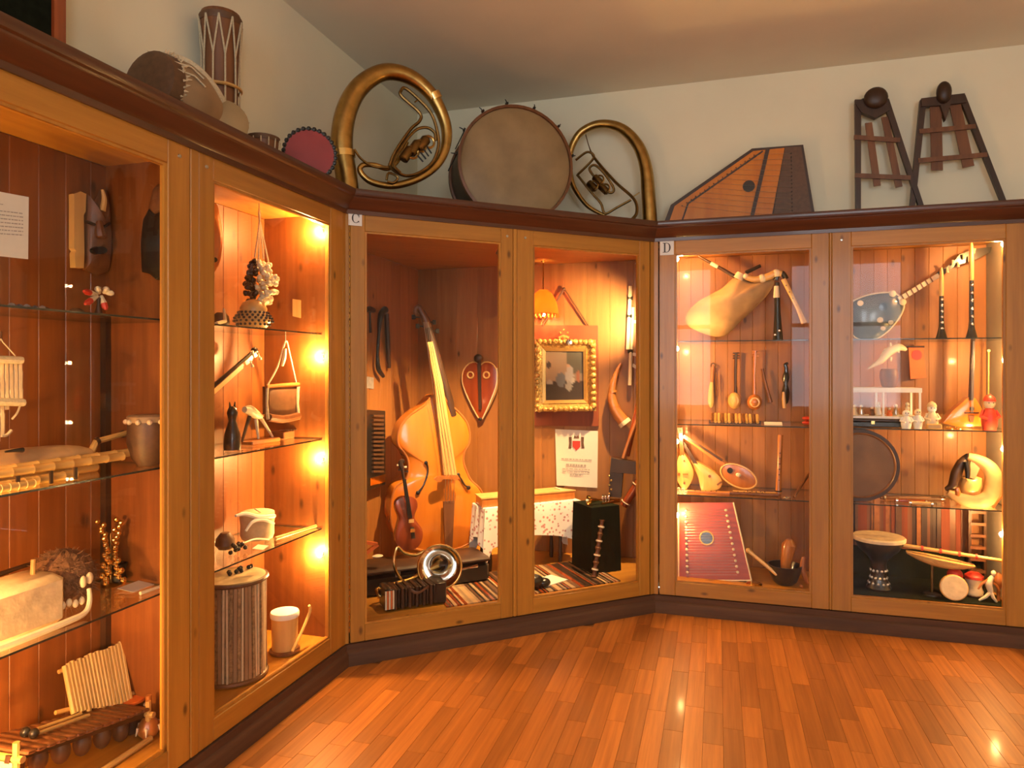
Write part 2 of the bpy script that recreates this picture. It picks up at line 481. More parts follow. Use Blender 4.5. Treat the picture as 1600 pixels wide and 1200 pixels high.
def shelf_mesh(cab, u0, u1, v0, v1, z):
    mb = cbox(cab, u0, u1, v0, v1, z - .007, z)
    mb.m = [0, 0, 1, 1, 1, 1]
    return mb

def bulb(t, cab, pos, aim, power=BULB_W, col=BULB_COL, r=.017, dist=.035):
    """a small lit halogen capsule on a socket, child of the cabinet"""
    pos = V(pos); aim = V(aim).normalized()
    s_ = t.part('lamp_socket', MB().lathe(pos - aim * .028, [(.008, 0), (.010, .004), (.010, .016), (.007, .020)], aim, 10), MAT['steel'])
    t.part('lit_capsule', MB().lathe(pos, [(.003, -.010), (.8 * r, -.006), (r, 0), (.9 * r, .007), (.5 * r, .013), (.1 * r, .015)], aim, 12), MAT['bulb'], parent=s_)
    ld = bpy.data.lights.new('capsule_light', 'POINT'); ld.energy = power; ld.color = col; ld.shadow_soft_size = .012
    lo = bpy.data.objects.new('capsule_light', ld); COL.objects.link(lo); lo.parent = t.o
    lo.location = Matrix.Rotation(-t.rz, 3, 'Z') @ (pos + aim * dist - t.loc)

def spot(t, cab, pos, target, power, size=70, col=HALO_COL, blend=.6):
    """a small halogen spotlight can, child of the cabinet"""
    pos = V(pos); aim = (V(target) - pos).normalized()
    can = t.part('spotlight_can', MB().lathe(pos, [(.012, -.05), (.020, -.045), (.026, -.004), (.024, -.004), (.018, -.03)], aim, 14), MAT['steel'])
    t.part('lit_capsule', MB().lathe(pos - aim * .028, [(.002, 0), (.016, .002), (.016, .006), (.002, .009)], aim, 12), MAT['bulb'], parent=can)
    ld = bpy.data.lights.new('halogen_spot', 'SPOT'); ld.energy = power; ld.color = col; ld.spot_size = math.radians(size); ld.spot_blend = blend; ld.shadow_soft_size = .02
    lo = bpy.data.objects.new('halogen_spot', ld); COL.objects.link(lo); lo.parent = t.o
    lo.location = Matrix.Rotation(-t.rz, 3, 'Z') @ (pos + aim * .006 - t.loc)
    lo.rotation_euler = (Matrix.Rotation(-t.rz, 3, 'Z') @ aim).to_track_quat('-Z', 'Y').to_euler()

def door(t, cab, u0, u1, o0, o1, hinge=None):
    """a framed glass door from u0 to u1 whose opening runs from o0 to o1"""
    fr = cbox(cab, u0, o0, -.002, .030, ZB, ZD, bev=.003)
    d = t.part('door', fr, MAT['pine_v'])
    t.part('stile', cbox(cab, o1, u1, -.002, .030, ZB, ZD, bev=.003), MAT['pine_v'], parent=d)
    t.part('top_rail', cbox(cab, o0, o1, -.001, .029, ZO1, ZD, bev=.003), MAT['pine_h'], parent=d)
    t.part('bottom_rail', cbox(cab, o0, o1, -.001, .029, ZB, ZO0, bev=.003), MAT['pine_h'], parent=d)
    bd = MB()                                              # glazing bead around the pane
    for a, b_ in ((o0, o0 + .012), (o1 - .012, o1)): cbox(cab, a, b_, .004, .024, ZO0, ZO1, bd)
    for a, b_ in ((ZO0, ZO0 + .010), (ZO1 - .010, ZO1)): cbox(cab, o0 + .012, o1 - .012, .004, .024, a, b_, bd)
    t.part('glazing_bead', bd, MAT['pine_v'], parent=d)
    t.part('pane', cbox(cab, o0 + .010, o1 - .010, .012, .016, ZO0 + .008, ZO1 - .008), MAT['glass'], parent=d)
    if hinge is not None:
        h = MB()
        for k in range(66): h.lathe(cab.P(hinge, -.004, ZB + .06 + k * .034), [(.0040, 0), (.0040, .024)], Z, 6)
        t.part('piano_hinge', h, MAT['bright_brass'], parent=d)
    lk = MB().lathe(cab.P((o1 + u1) / 2 if hinge is not None and hinge < u1 - .5 else (u0 + o0) / 2, -.002, ZD - .05), [(.008, 0), (.007, .004), (.002, .005)], -cab.n, 10)
    t.part('lock_stud', lk, MAT['steel'], parent=d)
    return d

def boards(t, cab, u0, u1, v0, z0=ZF, z1=ZCE, w=.105, name='back_board', mat='board_v'):
    n = max(1, round(abs(u1 - u0) / w)); w = (u1 - u0) / n
    for k in range(n):
        a, b_ = sorted((u0 + k * w, u0 + (k + 1) * w))
        t.part(name, cbox(cab, a + .0001, b_ - .0001, v0, v0 + .012, z0, z1, bev=.0022), MAT[mat])

def shell(t, cab, pts, z0, z1, name, mat):
    t.part(name, MB().prism([V((p.x, p.y, z0)) for p in pts], Z * (z1 - z0)), mat)

# ---- left cabinet
tL = Thing('display_cabinet', 'tall glazed pine display cabinet along the left wall, dark red-brown cornice', 'cabinet', L.P(-1.2, 0, 0), L.rz)
tL.part('plinth', moulding(L, PLIN), MAT['plinth']); tL.part('cornice', moulding(L, CORN), MAT['stain_h'])
door(tL, L, -1.098, -.030, -1.018, -.150)
door(tL, L, -2.25, -1.146, -2.14, -1.255, hinge=-2.26)
tL.part('post', cbox(L, -1.144, -1.100, -.004, .05, ZB, ZD, bev=.004), MAT['pine_v'])
tL.part('post', cbox(L, -.028, .0, 0, .05, ZB, ZD), MAT['pine_v'])
tL.part('top_board', cbox(L, -2.35, .0, -.03, DL + .012, ZT - .02, ZT - .001), MAT['stain_h'])
tL.part('inner_ceiling', cbox(L, -2.35, -.1, .03, DL, ZCE, ZCE + .02), MAT['pine_h'])
tL.part('inner_floor', cbox(L, -2.35, -.1, .03, DL, ZF - .02, ZF), MAT['pine_h'])
tL.part('end_panel', cbox(L, -.150, -.130, .032, DL, ZF, ZCE), MAT['board_v'])
tL.part('partition', cbox(L, -1.150, -1.132, .05, DL, ZF, ZCE), MAT['board_v'])
tL.part('end_panel', cbox(L, -2.20, -2.18, .03, DL, ZF, ZCE), MAT['board_v'])
boards(tL, L, -2.18, -.15, DL)
tL.part('corner_post', cbox(L, -1.176, -1.151, DL - .028, DL - .001, ZF, SH[0]), MAT['darkwood'])
for z in SH:
    tL.part('glass_shelf', shelf_mesh(L, -1.130, -.152, .05, DL - .004, z), [MAT['shelf_glass'], MAT['shelf_edge']])
    tL.part('glass_shelf', shelf_mesh(L, -2.178, -1.152, .05, DL - .004, z), [MAT['shelf_glass'], MAT['shelf_edge']])
for y in (360, 557, 718, 866):
    p = L.pix(500, y, .055); bulb(tL, L, p, -L.u * .8 + L.n * .6)
for z, w_ in ((1.62, 11.0), (1.08, 22.0), (.62, 30.0), (.36, 20.0)):
    bulb(tL, L, L.P(-2.155, .06, z), L.u * .8 + L.n * .6, w_)

# ---- corner cabinet
tC = Thing('display_cabinet', 'corner display cabinet with the letter C plate, holding the double bass', 'cabinet', C.P(CW / 2, 0, 0), C.rz)
tC.part('plinth', moulding(C, PLIN), MAT['plinth']); tC.part('cornice', moulding(C, CORN), MAT['stain_h'])
door(tC, C, .026, .995, .105, .917, hinge=.020)
door(tC, C, 1.022, 1.985, 1.129, 1.905)
tC.part('post', cbox(C, .997, 1.020, -.005, .04, ZB, ZD, bev=.004), MAT['pine_v'])
tC.part('post', cbox(C, .0, .018, 0, .05, ZB, ZD), MAT['pine_v']); tC.part('post', cbox(C, 1.992, CW, 0, .05, ZB, ZD), MAT['pine_v'])
corner = [L.P(0, .0, 0), C.P(CW, 0, 0), D.P(0, DD + .01, 0), R.P(A0 + .018, B1 - .018, 0), L.P(0, DL + .01, 0)]
inner = [C.P(.03, .034, 0), C.P(CW - .03, .034, 0), D.P(-.02, DD, 0), R.P(A0 + .02, B1 - .02, 0), L.P(.02, DL, 0)]
shell(tC, C, corner, ZT - .02, ZT - .001, 'top_board', MAT['stain_h'])
shell(tC, C, inner, ZCE, ZCE + .02, 'inner_ceiling', MAT['pine_h'])
shell(tC, C, inner, ZF - .02, ZF, 'inner_floor', MAT['pine_h'])
tC.part('end_panel', cbox(L, -.02, -.004, .03, DL, ZF, ZCE), MAT['board_v'])
tC.part('end_panel', cbox(D, -.016, .0, .03, DD, ZF, ZCE), MAT['board_v'])
corner_u = (R.P(A0, B1, 0) - L.O).dot(L.u) - .02
boards(tC, L, .0, corner_u + .008, DL, w=.17, mat='board_l')
cu = (R.P(A0, B1, 0) - D.O).dot(D.u) + .02
boards(tC, D, cu - .012, -.02, DD, w=.17, mat='board_l')

# ---- right cabinet
tD = Thing('display_cabinet', 'display cabinet with the letter D plate and three glass shelves along the back wall', 'cabinet', D.P(1.1, 0, 0), D.rz)
tD.part('plinth', moulding(D, PLIN), MAT['plinth']); tD.part('cornice', moulding(D, CORN), MAT['stain_h'])
door(tD, D, .034, 1.062, .136, .962)
door(tD, D, 1.078, 2.11, 1.186, 2.0)
tD.part('post', cbox(D, 1.063, 1.077, -.003, .04, ZB, ZD, bev=.004), MAT['pine_v'])
tD.part('post', cbox(D, 0, .026, 0, .05, ZB, ZD), MAT['pine_v']); tD.part('post', cbox(D, 2.12, 2.40, 0, .05, ZB, ZD), MAT['pine_v'])
tD.part('top_board', cbox(D, .0, 2.40, -.03, DD + .012, ZT - .02, ZT - .001), MAT['stain_h'])
tD.part('inner_ceiling', cbox(D, .02, 2.08, .03, DD, ZCE, ZCE + .02), MAT['pine_h'])
tD.part('inner_floor', cbox(D, .02, 2.08, .03, DD, ZF - .02, ZF), MAT['pine_h'])
tD.part('end_panel', cbox(D, .03, .05, .032, DD, ZF, ZCE), MAT['board_v'])
tD.part('shelf_support', cbox(D, 1.061, 1.079, .33, DD, ZF, ZCE), MAT['board_v'])
tD.part('end_panel', cbox(D, 2.065, 2.085, .032, DD, ZF, ZCE), MAT['end_grey'], label='grey painted end panel')
boards(tD, D, .05, 1.06, DD, w=.085, mat='board_l'); boards(tD, D, 1.08, 2.065, DD, w=.085, mat='board_l')
for z in SH:
    tD.part('glass_shelf', shelf_mesh(D, .052, 1.059, .05, DD - .004, z), [MAT['shelf_glass'], MAT['shelf_edge']])
    tD.part('glass_shelf', shelf_mesh(D, 1.081, 2.063, .05, DD - .004, z), [MAT['shelf_glass'], MAT['shelf_edge']])
for y, w_ in ((405, 14.0), (545, 15.0), (690, 13.0), (805, 6.0)):
    bulb(tD, D, D.pix(1057, y, .045), D.u * .75 + D.n * .65, w_)
for x, y in ((1569, 381), (1572, 562), (1569, 702), (1566, 835)):
    bulb(tD, D, D.pix(x, y, .045), -D.u * .75 + D.n * .65, 12.0)
# spotlights of the corner cabinet, behind its stiles and head rail
spot(tC, C, C.P(.95, .10, 2.30), C.pix(690, 720, .9), 300, 75, blend=.9)
spot(tC, C, C.P(1.98, .12, 2.30), C.pix(860, 800, .6), 290, 60, blend=.9)
spot(tC, C, C.P(1.98, .12, 1.95), D.pix(940, 500, .48), 110, 80, blend=1.0)

# ================================================================ on top of the cabinets
def bar(mb, cab, p1, p2, w, v, thick, w2=None, mi=0):
    """flat bar between two pixels on the plane at depth v, w pixels wide"""
    dx, dy = p2[0] - p1[0], p2[1] - p1[1]; l_ = math.hypot(dx, dy) or 1; nx, ny = -dy / l_, dx / l_
    w2 = w if w2 is None else w2
    q = [(p1[0] + nx * w / 2, p1[1] + ny * w / 2), (p2[0] + nx * w2 / 2, p2[1] + ny * w2 / 2), (p2[0] - nx * w2 / 2, p2[1] - ny * w2 / 2), (p1[0] - nx * w / 2, p1[1] - ny * w / 2)]
    return mb.prism(cab.poly(q, v), cab.n * thick, mi=mi)

def ppath(cab, pts, v, n=5):
    """smooth path through pixels (x, y[, extra depth])"""
    P = [tuple(cab.pix(p[0], p[1], v + (p[2] if len(p) > 2 else 0))) for p in pts]
    return spline(P, n) if n > 1 else [V(p) for p in P]

def lerp_list(vals, m):
    out = []
    for i in range(m):
        t = i / (m - 1) * (len(vals) - 1); k = min(int(t), len(vals) - 2)
        out.append(vals[k] + (vals[k + 1] - vals[k]) * (t - k))
    return out

def mpp(p): return p.y / F               # metres per pixel at a point

def ptube(mb, cab, pts, rpx, v, n=8, steps=5, mi=0, flat=1.0):
    """tube through pixels whose radius is given in pixels"""
    P = ppath(cab, pts, v, steps)
    r = lerp_list(rpx, len(P)) if isinstance(rpx, (list, tuple)) else [rpx] * len(P)
    return mb.tube(P, [a * mpp(p) for a, p in zip(r, P)], n, mi=mi, flat=flat)

# --- framed picture leaning at the far left
p0 = L.atz(62, ZT, .27)
t = Thing('framed_picture', 'dark painting in a red-brown frame leaning on the wall above the left cabinet', 'picture', p0, L.rz)
u1 = (p0 - L.O).dot(L.u)
uR = L.U(98, .30); uL = uR - .50
fr = MB()
for a, b_, z0, z1 in ((uR - .045, uR, ZT, ZT + .62), (uL, uL + .045, ZT, ZT + .62)): cbox(L, a, b_, .285, .310, z0, z1, fr)
for z0, z1 in ((ZT, ZT + .045), (ZT + .575, ZT + .62)): cbox(L, uL + .045, uR - .045, .285, .310, z0, z1, fr)
t.part('picture_frame', fr, MAT['redwood'])
t.part('canvas', cbox(L, uL + .045, uR - .045, .298, .306, ZT + .045, ZT + .575), MAT['green'], label='almost black canvas')

# --- tall laced drum
c = L.atz(345, ZT, .30); k = mpp(c); hgt = L.pix(345, 24, .30).z - ZT; r = 32 * k
t = Thing('laced_drum', 'tall standing wooden drum with white lacing in V shapes', 'drum', c, L.rz)
body = MB().lathe(c, [(r * .78, 0), (r * .80, hgt * .2), (r * .78, hgt * .5), (r * .84, hgt * .8), (r * .96, hgt * .93), (r * .96, hgt * .97), (r * .9, hgt)], n=24)
t.part('drum_body', body, MAT['brown'])
t.part('drum_head', MB().lathe(c + Z * (hgt * .93), [(r * .98, 0), (r * 1.0, .012), (r * 1.0, .03), (r * .9, .036)], n=24), MAT['leather'])
t.part('hoop', MB().torus(c + Z * (hgt * .50), r * .93, .008, Z, 24, 6), MAT['bamboo'])
lace = MB(); m_ = 10
for i in range(m_):
    a0, a1 = 2 * math.pi * i / m_, 2 * math.pi * (i + .5) / m_
    q = lambda a, rr_, z: c + V((math.cos(a) * rr_, math.sin(a) * rr_, z))
    lace.tube([q(a0, r * 1.01, hgt * .95), q(a1, r * .86, hgt * .70), q(a1, r * .88, hgt * .5), q(a1, r * .84, hgt * .05)], .0042, 5)
    lace.tube([q(a0, r * 1.01, hgt * .95), q(a1 - 2 * math.pi / m_, r * .86, hgt * .70)], .0042, 5)
t.part('lacing', lace, MAT['rope'])

# --- dark barrel drum lying on its side, with strap
r = .152; ca = L.atz(243, ZT + r + .003, .20); cb = L.atz(318, ZT + r * .86, .19)
c = (ca + cb) / 2; axis = (cb - ca).normalized(); ln = (cb - ca).length
side = axis.cross(Z).normalized(); upv = side.cross(axis).normalized()
if side.y > 0: side = -side
base = V((c.x, c.y, ZT))
def around(h, ang, rr_): return ca + axis * h + (upv * math.cos(ang) + side * math.sin(ang)) * rr_
t = Thing('barrel_drum', 'dark hide-covered barrel drum lying on its side with a pale shoulder strap', 'drum', base, L.rz)
t.part('drum_body', MB().lathe(ca, [(r * .80, -.02), (r * .93, ln * .12), (r * .98, ln * .35), (r * .94, ln * .6), (r * .74, ln * .95), (r * .58, ln * 1.2)], axis, 28), MAT['hide'])
t.part('drum_head', MB().lathe(ca, [(r * .70, -.040), (r * .84, -.034), (r * .90, .012), (r * .86, .03)], axis, 28), MAT['leather'])
tuft = MB()
for i in range(70):
    a = 6.283 * i / 70; q = around(random.uniform(.0, .03), a, r * .90)
    tuft.tube([q, q + (q - ca).normalized() * .016 - axis * random.uniform(-.015, .02)], [.005, .001], 4)
t.part('fur_trim', tuft, MAT['cream'])
t.part('strap', MB().tube(spline([tuple(around(ln * f_, a, r * k + .006)) for f_, a, k in ((.05, -.2, .92), (.2, .2, .96), (.45, .55, .97), (.75, .95, .86), (1.05, 1.25, .70), (1.3, 1.4, .62))], 5), .012, 8, flat=.3, up=upv), MAT['rope'])
for a0, a1 in ((.9, 1.15), (1.2, 1.4)):
    t.part('cord', MB().tube([around(-.03, a0, r * .8), around(.05, a0 + .05, r * .97 + .004), around(.10, a1, r * .97 + .006)], .004, 5), MAT['rope'])

# --- small pale skin drum at its foot
c = L.pix(354, 163, .07); ax_ = V((.55, -.80, .10)).normalized(); r = 34 * mpp(c); c.z = ZT + r * 1.0
t = Thing('skin_drum', 'small round drum with a pale skin head tilted towards the room below the laced drum', 'drum', V((c.x, c.y, ZT)), L.rz)
t.part('drum_body', MB().lathe(c - ax_ * .10, [(r * .75, 0), (r * .95, .05), (r * .98, .095)], ax_, 24), MAT['leather'])
t.part('drum_head', MB().lathe(c, [(r * 1.0, -.02), (r, -.002), (r * .9, .003), (.001, .004)], ax_, 24), MAT['drumhead'])
lc = MB(); s1 = ax_.orthogonal().normalized(); s2 = ax_.cross(s1)
for i in range(12):
    a = 6.283 * i / 12; d = s1 * math.cos(a) + s2 * math.sin(a)
    lc.tube([c + d * r * 1.02 - ax_ * .005, c + d * r * .98 - ax_ * .09], .003, 4)
t.part('lacing', lc, MAT['rope'])

# --- little dark drum
c = L.atz(411, ZT, .14); r = 25 * mpp(c); hh = .135
t = Thing('hand_drum', 'small dark brown hand drum beside the red tambourine', 'drum', c, L.rz)
t.part('drum_body', MB().lathe(c, [(r * .86, 0), (r * .92, hh * .5), (r, hh * .92), (r, hh)], n=20), MAT['brown'])
t.part('drum_head', MB().lathe(c + Z * hh, [(r * 1.03, -.022), (r * 1.03, 0), (r * .9, .004), (.001, .004)], n=20), MAT['leather'])
lc = MB()
for i in range(14):
    a = 6.283 * i / 14; lc.tube([c + V((math.cos(a) * r * 1.03, math.sin(a) * r * 1.03, hh * .9)), c + V((math.cos(a) * r * .9, math.sin(a) * r * .9, .01))], .003, 4)
t.part('lacing', lc, MAT['rope'])

# --- red tambourine
c = L.pix(484, 236, .06); k = mpp(c); r = 38 * k; ax_ = V((.30, -1, -.05)).normalized(); c.z = ZT + r * 1.07
t = Thing('tambourine', 'tambourine with a red skin and black frilled rim standing on edge', 'tambourine', V((c.x, c.y, ZT)), L.rz)
rim = MB().lathe(c - ax_ * .05, [(r * .94, 0), (r * 1.06, 0), (r * 1.06, .052), (r * .94, .052)], ax_, 32, cap=False)
s1 = ax_.orthogonal().normalized(); s2 = ax_.cross(s1)
for i in range(30):
    a = 6.283 * i / 30; rim.ball(c + (s1 * math.cos(a) + s2 * math.sin(a)) * r * 1.03, .012, nu=6, nv=4)
t.part('rim', rim, MAT['black'])
t.part('drum_head', MB().lathe(c, [(r * .99, -.010), (r * .97, .002), (r * .5, .003), (.001, .003)], ax_, 32), MAT['redskin'])
t.part('jingle', MB().lathe(c + (-s1 * .0 + s2 * 0) - V((.095, .03, .03)), [(.008, 0), (.009, .003), (.002, .005)], ax_, 10), MAT['silver'])

# --- large helicon
vH = .17
c = C.atz(612, ZT, vH)
t = Thing('helicon', 'large circular brass helicon horn beside the bass drum, on the corner cabinet', 'horn', c, C.rz)
mb = MB()
ptube(mb, C, [(543, 312), (541, 275), (534, 225), (541, 175), (563, 135), (600, 113), (640, 120), (674, 148), (695, 190), (697, 225), (684, 255), (655, 278), (615, 290), (580, 284), (563, 268), (567, 258), (585, 258), (606, 263), (622, 250), (636, 222)],
      [19, 17, 17.5, 16.5, 15, 13, 12, 10.5, 9, 8, 7, 6, 5.5, 5, 4.5, 4.2, 4, 4, 3.6, 3.2], vH, 14, 6)
main = t.part('main_tube', mb, MAT['brass'])
for a, b_, r_ in (((537, 246), (536, 236), 18.6), ((676, 146), (681, 156), 11.6)): t.part('ferrule', ptube(MB(), C, [a, b_], r_, vH, 16, 1), MAT['bright_brass'], parent=main)
def cp(x, y): return (370 + x / 4.571, 80 + y / 4.571)
wr = MB()
ptube(wr, C, [cp(1090, 820), cp(1130, 720), cp(1240, 560), cp(1305, 500), cp(1305, 440), cp(1180, 325), cp(1172, 285), cp(1210, 268), cp(1340, 385), cp(1400, 470), cp(1435, 590), cp(1440, 680), cp(1400, 790), cp(1310, 865), cp(1210, 890), cp(1120, 850), cp(1090, 800)], 2.6, vH - .03, 7, 5)
ptube(wr, C, [cp(1170, 870), cp(1120, 800), cp(1180, 680), cp(1270, 570), cp(1350, 545), cp(1410, 580), cp(1420, 640)], 2.4, vH - .05, 7, 5)
ptube(wr, C, [cp(840, 700), cp(890, 770), cp(980, 825), cp(1080, 830)], 2.0, vH - .02, 6, 5)
ptube(wr, C, [cp(1070, 920), cp(1085, 870), cp(1150, 900), cp(1120, 940), cp(1075, 930)], 2.0, vH - .03, 6, 4)
ptube(wr, C, [cp(1270, 365), cp(1300, 345)], 1.2, vH - .03, 5, 1)
t.part('branch_tubing', wr, MAT['brass_dark'])
for i, (x, y) in enumerate(((1215, 735), (1270, 690), (1330, 660))):
    q = C.pix(*cp(x, y), vH - .05); ax_ = (C.u * .5 + Z * .75).normalized()
    va = t.part('rotary_valve', MB().lathe(q - ax_ * .045, [(.024, 0), (.030, .006), (.030, .078), (.020, .09), (.008, .098)], ax_, 12), MAT['brass_dark'])
    lp = MB(); q2 = q - C.n * .012
    lp.torus(q2 + C.u * .03 + Z * .01, .034, .008, C.n, 14, 6)
    t.part('valve_loop', lp, MAT['brass'], parent=va)
ky = MB()
for i in range(4): ky.tube([C.pix(*cp(1290 + i * 22, 745 - i * 22), vH - .08), C.pix(*cp(1330 + i * 20, 790 - i * 20), vH - .09)], .005, 5)
t.part('valve_levers', ky, MAT['iron'])

# --- bass drum
Rb = .392; c = C.atz(806, ZT + Rb + .008, .40); axd = V((.24, -1, 0)).normalized()
t = Thing('bass_drum', 'big bass drum with a worn tan head standing between the two brass horns', 'drum', V((c.x, c.y, ZT)), C.rz)
t.part('shell', MB().lathe(c - axd * .40, [(Rb * .965, 0), (Rb * .965, .39)], axd, 56), MAT['darkwood'])
for h, nm in ((.0, 0), (-.39, 1)):
    t.part('counter_hoop', MB().lathe(c + axd * h, [(Rb * .955, -.02), (Rb, -.022), (Rb, .018), (Rb * .955, .02), (Rb * .95, 0)], axd, 56), MAT['brown'])
t.part('drum_head', MB().lathe(c, [(Rb * .955, .002), (Rb * .93, .010), (Rb * .5, .011), (.001, .011)], axd, 56), MAT['drumhead'])
s1 = Z - axd * Z.dot(axd); s1.normalize(); s2 = axd.cross(s1)
for a in (-84, -60, -34, -9, 18, 47, 78):
    a = math.radians(a); d = s1 * math.cos(a) - s2 * math.sin(a)
    q = c + d * (Rb + .006)
    rd = t.part('tension_rod', MB().tube([q - axd * .39, q + axd * .02], .004, 6), MAT['iron'])
    hk = MB().box(q + d * .004 + axd * .005, (.016, .03, .012), (axd.cross(d), axd, d)); hk.tube([q + d * .008, q + d * .022, q + d * .034 + s2 * .006], [.004, .004, .003], 5)
    t.part('rod_claw', hk, MAT['iron'], parent=rd)

# --- smaller helicon
vH = .34
def cp(x, y): return (680 + x / 4.444, 140 + y / 4.444)
t = Thing('helicon', 'smaller brass helicon horn partly hidden by the bass drum, next to the zither', 'horn', D.atz(965, ZT, vH), D.rz)
mb = MB()
ptube(mb, D, [cp(1495, 1010), cp(1490, 900), cp(1478, 700), cp(1462, 540), cp(1415, 400), cp(1330, 295), cp(1230, 245), cp(1120, 243), cp(1020, 290), cp(965, 360), cp(935, 450), cp(935, 560), cp(965, 680), cp(1050, 800), cp(1150, 862), cp(1190, 868)],
      [12.5, 11.5, 11, 10, 9, 8, 7, 6.5, 6, 5.5, 5, 4.5, 4, 3.5, 3, 2.6], vH, 14, 6)
main = t.part('main_tube', mb, MAT['brass'])
wr = MB()
ptube(wr, D, [cp(1045, 310), cp(1070, 400), cp(1110, 480), cp(1250, 640), cp(1380, 760), cp(1400, 850), cp(1370, 900)], [.7, .8, 2.2, 2.4, 2.4, 2.6, 3], vH - .03, 7, 5)
ptube(wr, D, [cp(990, 590), cp(1090, 490), cp(1095, 450), cp(1050, 435), cp(975, 490)], 2.0, vH - .03, 6, 5)
ptube(wr, D, [cp(985, 590), cp(1090, 720), cp(1150, 790), cp(1180, 860), cp(1260, 820), cp(1360, 765)], 2.0, vH - .03, 6, 5)
ptube(wr, D, [cp(1100, 600), cp(1070, 550), cp(1110, 525), cp(1180, 590), cp(1240, 690), cp(1210, 715), cp(1150, 650)], 2.0, vH - .05, 6, 5)
ptube(wr, D, [cp(1370, 745), cp(1420, 715)], 1.2, vH - .02, 5, 1)
t.part('branch_tubing', wr, MAT['brass_dark'])
for i, (x, y) in enumerate(((1090, 670), (1130, 630), (1170, 690))):
    q = D.pix(*cp(x, y), vH - .05); ax_ = (D.u * .6 - Z * .6).normalized()
    va = t.part('rotary_valve', MB().lathe(q - ax_ * .04, [(.022, 0), (.027, .006), (.027, .072), (.014, .085)], ax_, 12), MAT['brass_dark'])
    t.part('valve_loop', MB().torus(q - D.n * .015 + D.u * .015, .030, .007, D.n, 14, 6), MAT['brass'], parent=va)

# --- board zither leaning above cabinet D
vz = .36; ez = D.n * .055
t = Thing('board_zither', 'trapezoid orange zither with a dark tuning block leaning on the wall above cabinet D', 'zither', D.atz(1155, ZT, vz), D.rz)
out = [(1036, 352), (1048, 320), (1175, 232), (1255, 226), (1275, 345)]
t.part('body', MB().prism(D.poly(out, vz + .004), ez), MAT['darkwood'])
t.part('soundboard', MB().prism(D.poly([(1044, 351), (1054, 322), (1177, 236), (1226, 231), (1204, 347)], vz - .002), D.n * .006), MAT['honey'])
t.part('tuning_block', MB().prism(D.poly([(1227, 230), (1252, 229), (1270, 344), (1206, 347)], vz - .006), D.n * .010), MAT['leather'])
t.part('bridge', bar(MB(), D, (1200, 231), (1173, 347), 6, vz - .012, .012), MAT['darkwood'])
t.part('inlay_strip', bar(bar(MB(), D, (1192, 236), (1075, 318), 2.5, vz - .005, .005), D, (1075, 318), (1064, 350), 2.5, vz - .005, .005), MAT['darkwood'])
q = D.pix(1170, 291, vz - .003)
t.part('sound_hole', MB().lathe(q, [(.040, 0), (.040, .002), (.001, .002)], -D.n, 20), MAT['black'])
pn = MB()
for i in range(17):
    f_ = i / 16; x = 1064 + (1176 - 1064) * f_; y = 322 + (243 - 322) * f_
    pn.lathe(D.pix(x + 2, y, vz), [(.003, 0), (.003, .018)], -D.n, 5)
    x = 1236 + 2 * f_; y = 240 + 95 * f_
    pn.lathe(D.pix(x, y, vz - .005), [(.003, 0), (.003, .016)], -D.n, 5)
t.part('tuning_pins', pn, MAT['iron'], kind='stuff')
sg = MB()
for i in range(12):
    f_ = i / 11
    sg.tube([D.pix(1066 + 110 * f_, 322 - 79 * f_, vz - .010), D.pix(1198 - 20 * (1 - f_), 333 - 92 * f_, vz - .015), D.pix(1236, 336 - 96 * f_, vz - .012)], .0008, 3)
t.part('strings', sg, MAT['steel'], kind='stuff')

# --- two wooden carrying frames against the wall
def cp(x, y): return (1020 + x / 2.7586, 110 + y / 2.7586)
def pack_frame(label, legs, rungs, slats, knob, block, vv):
    t = Thing('carrying_frame', label, 'wooden frame', D.atz(cp(*legs[0][1])[0] + 30, ZT, vv), D.rz, group='wooden frames leaning on the wall')
    for a, b_ in legs: t.part('leg', bar(MB(), D, cp(*a), cp(b_[0], b_[1] + 25), 10, vv, .03, 8), MAT['darkwood'])
    for a, b_ in rungs: t.part('rung', bar(MB(), D, cp(*a), cp(*b_), 7, vv - .006, .02), MAT['brown'])
    for a, b_, w_ in slats: t.part('slat', bar(MB(), D, cp(*a), cp(*b_), w_, vv + .012, .012), MAT['brown'])
    q, rx, rz_ = knob; q = D.pix(*cp(*q), vv - .02); k = mpp(q)
    t.part('knob', MB().ball(q, (rx / 2.7586 * k, .035, rz_ / 2.7586 * k), D.ax, 16, 10), MAT['darkwood'])
    t.part('head_block', MB().prism(D.poly([cp(*p) for p in block], vv - .012), D.n * .045), MAT['darkwood'])
pack_frame('narrow dark wooden frame with a round disc top, nearer the zither', [((885, 125), (886, 595)), ((1005, 125), (1168, 590))], [((868, 287), (1066, 300)), ((872, 452), (1112, 462))],
           [((930, 225), (968, 497), 11), ((1000, 200), (1062, 502), 11)], ((962, 118), 48, 46), [(872, 140), (905, 120), (1010, 120), (1022, 170), (960, 205), (900, 180)], .42)
pack_frame('wide dark wooden frame with a flat top rail and pear-shaped knob, farther from the zither', [((1166, 130), (1118, 580)), ((1335, 110), (1522, 560))], [((1150, 262), (1392, 240)), ((1145, 388), (1442, 362))],
           [((1220, 140), (1226, 430), 18), ((1300, 130), (1362, 415), 18)], ((1255, 95), 30, 48), [(1158, 120), (1345, 98), (1352, 138), (1285, 145), (1262, 215), (1240, 150), (1160, 155)], .43)

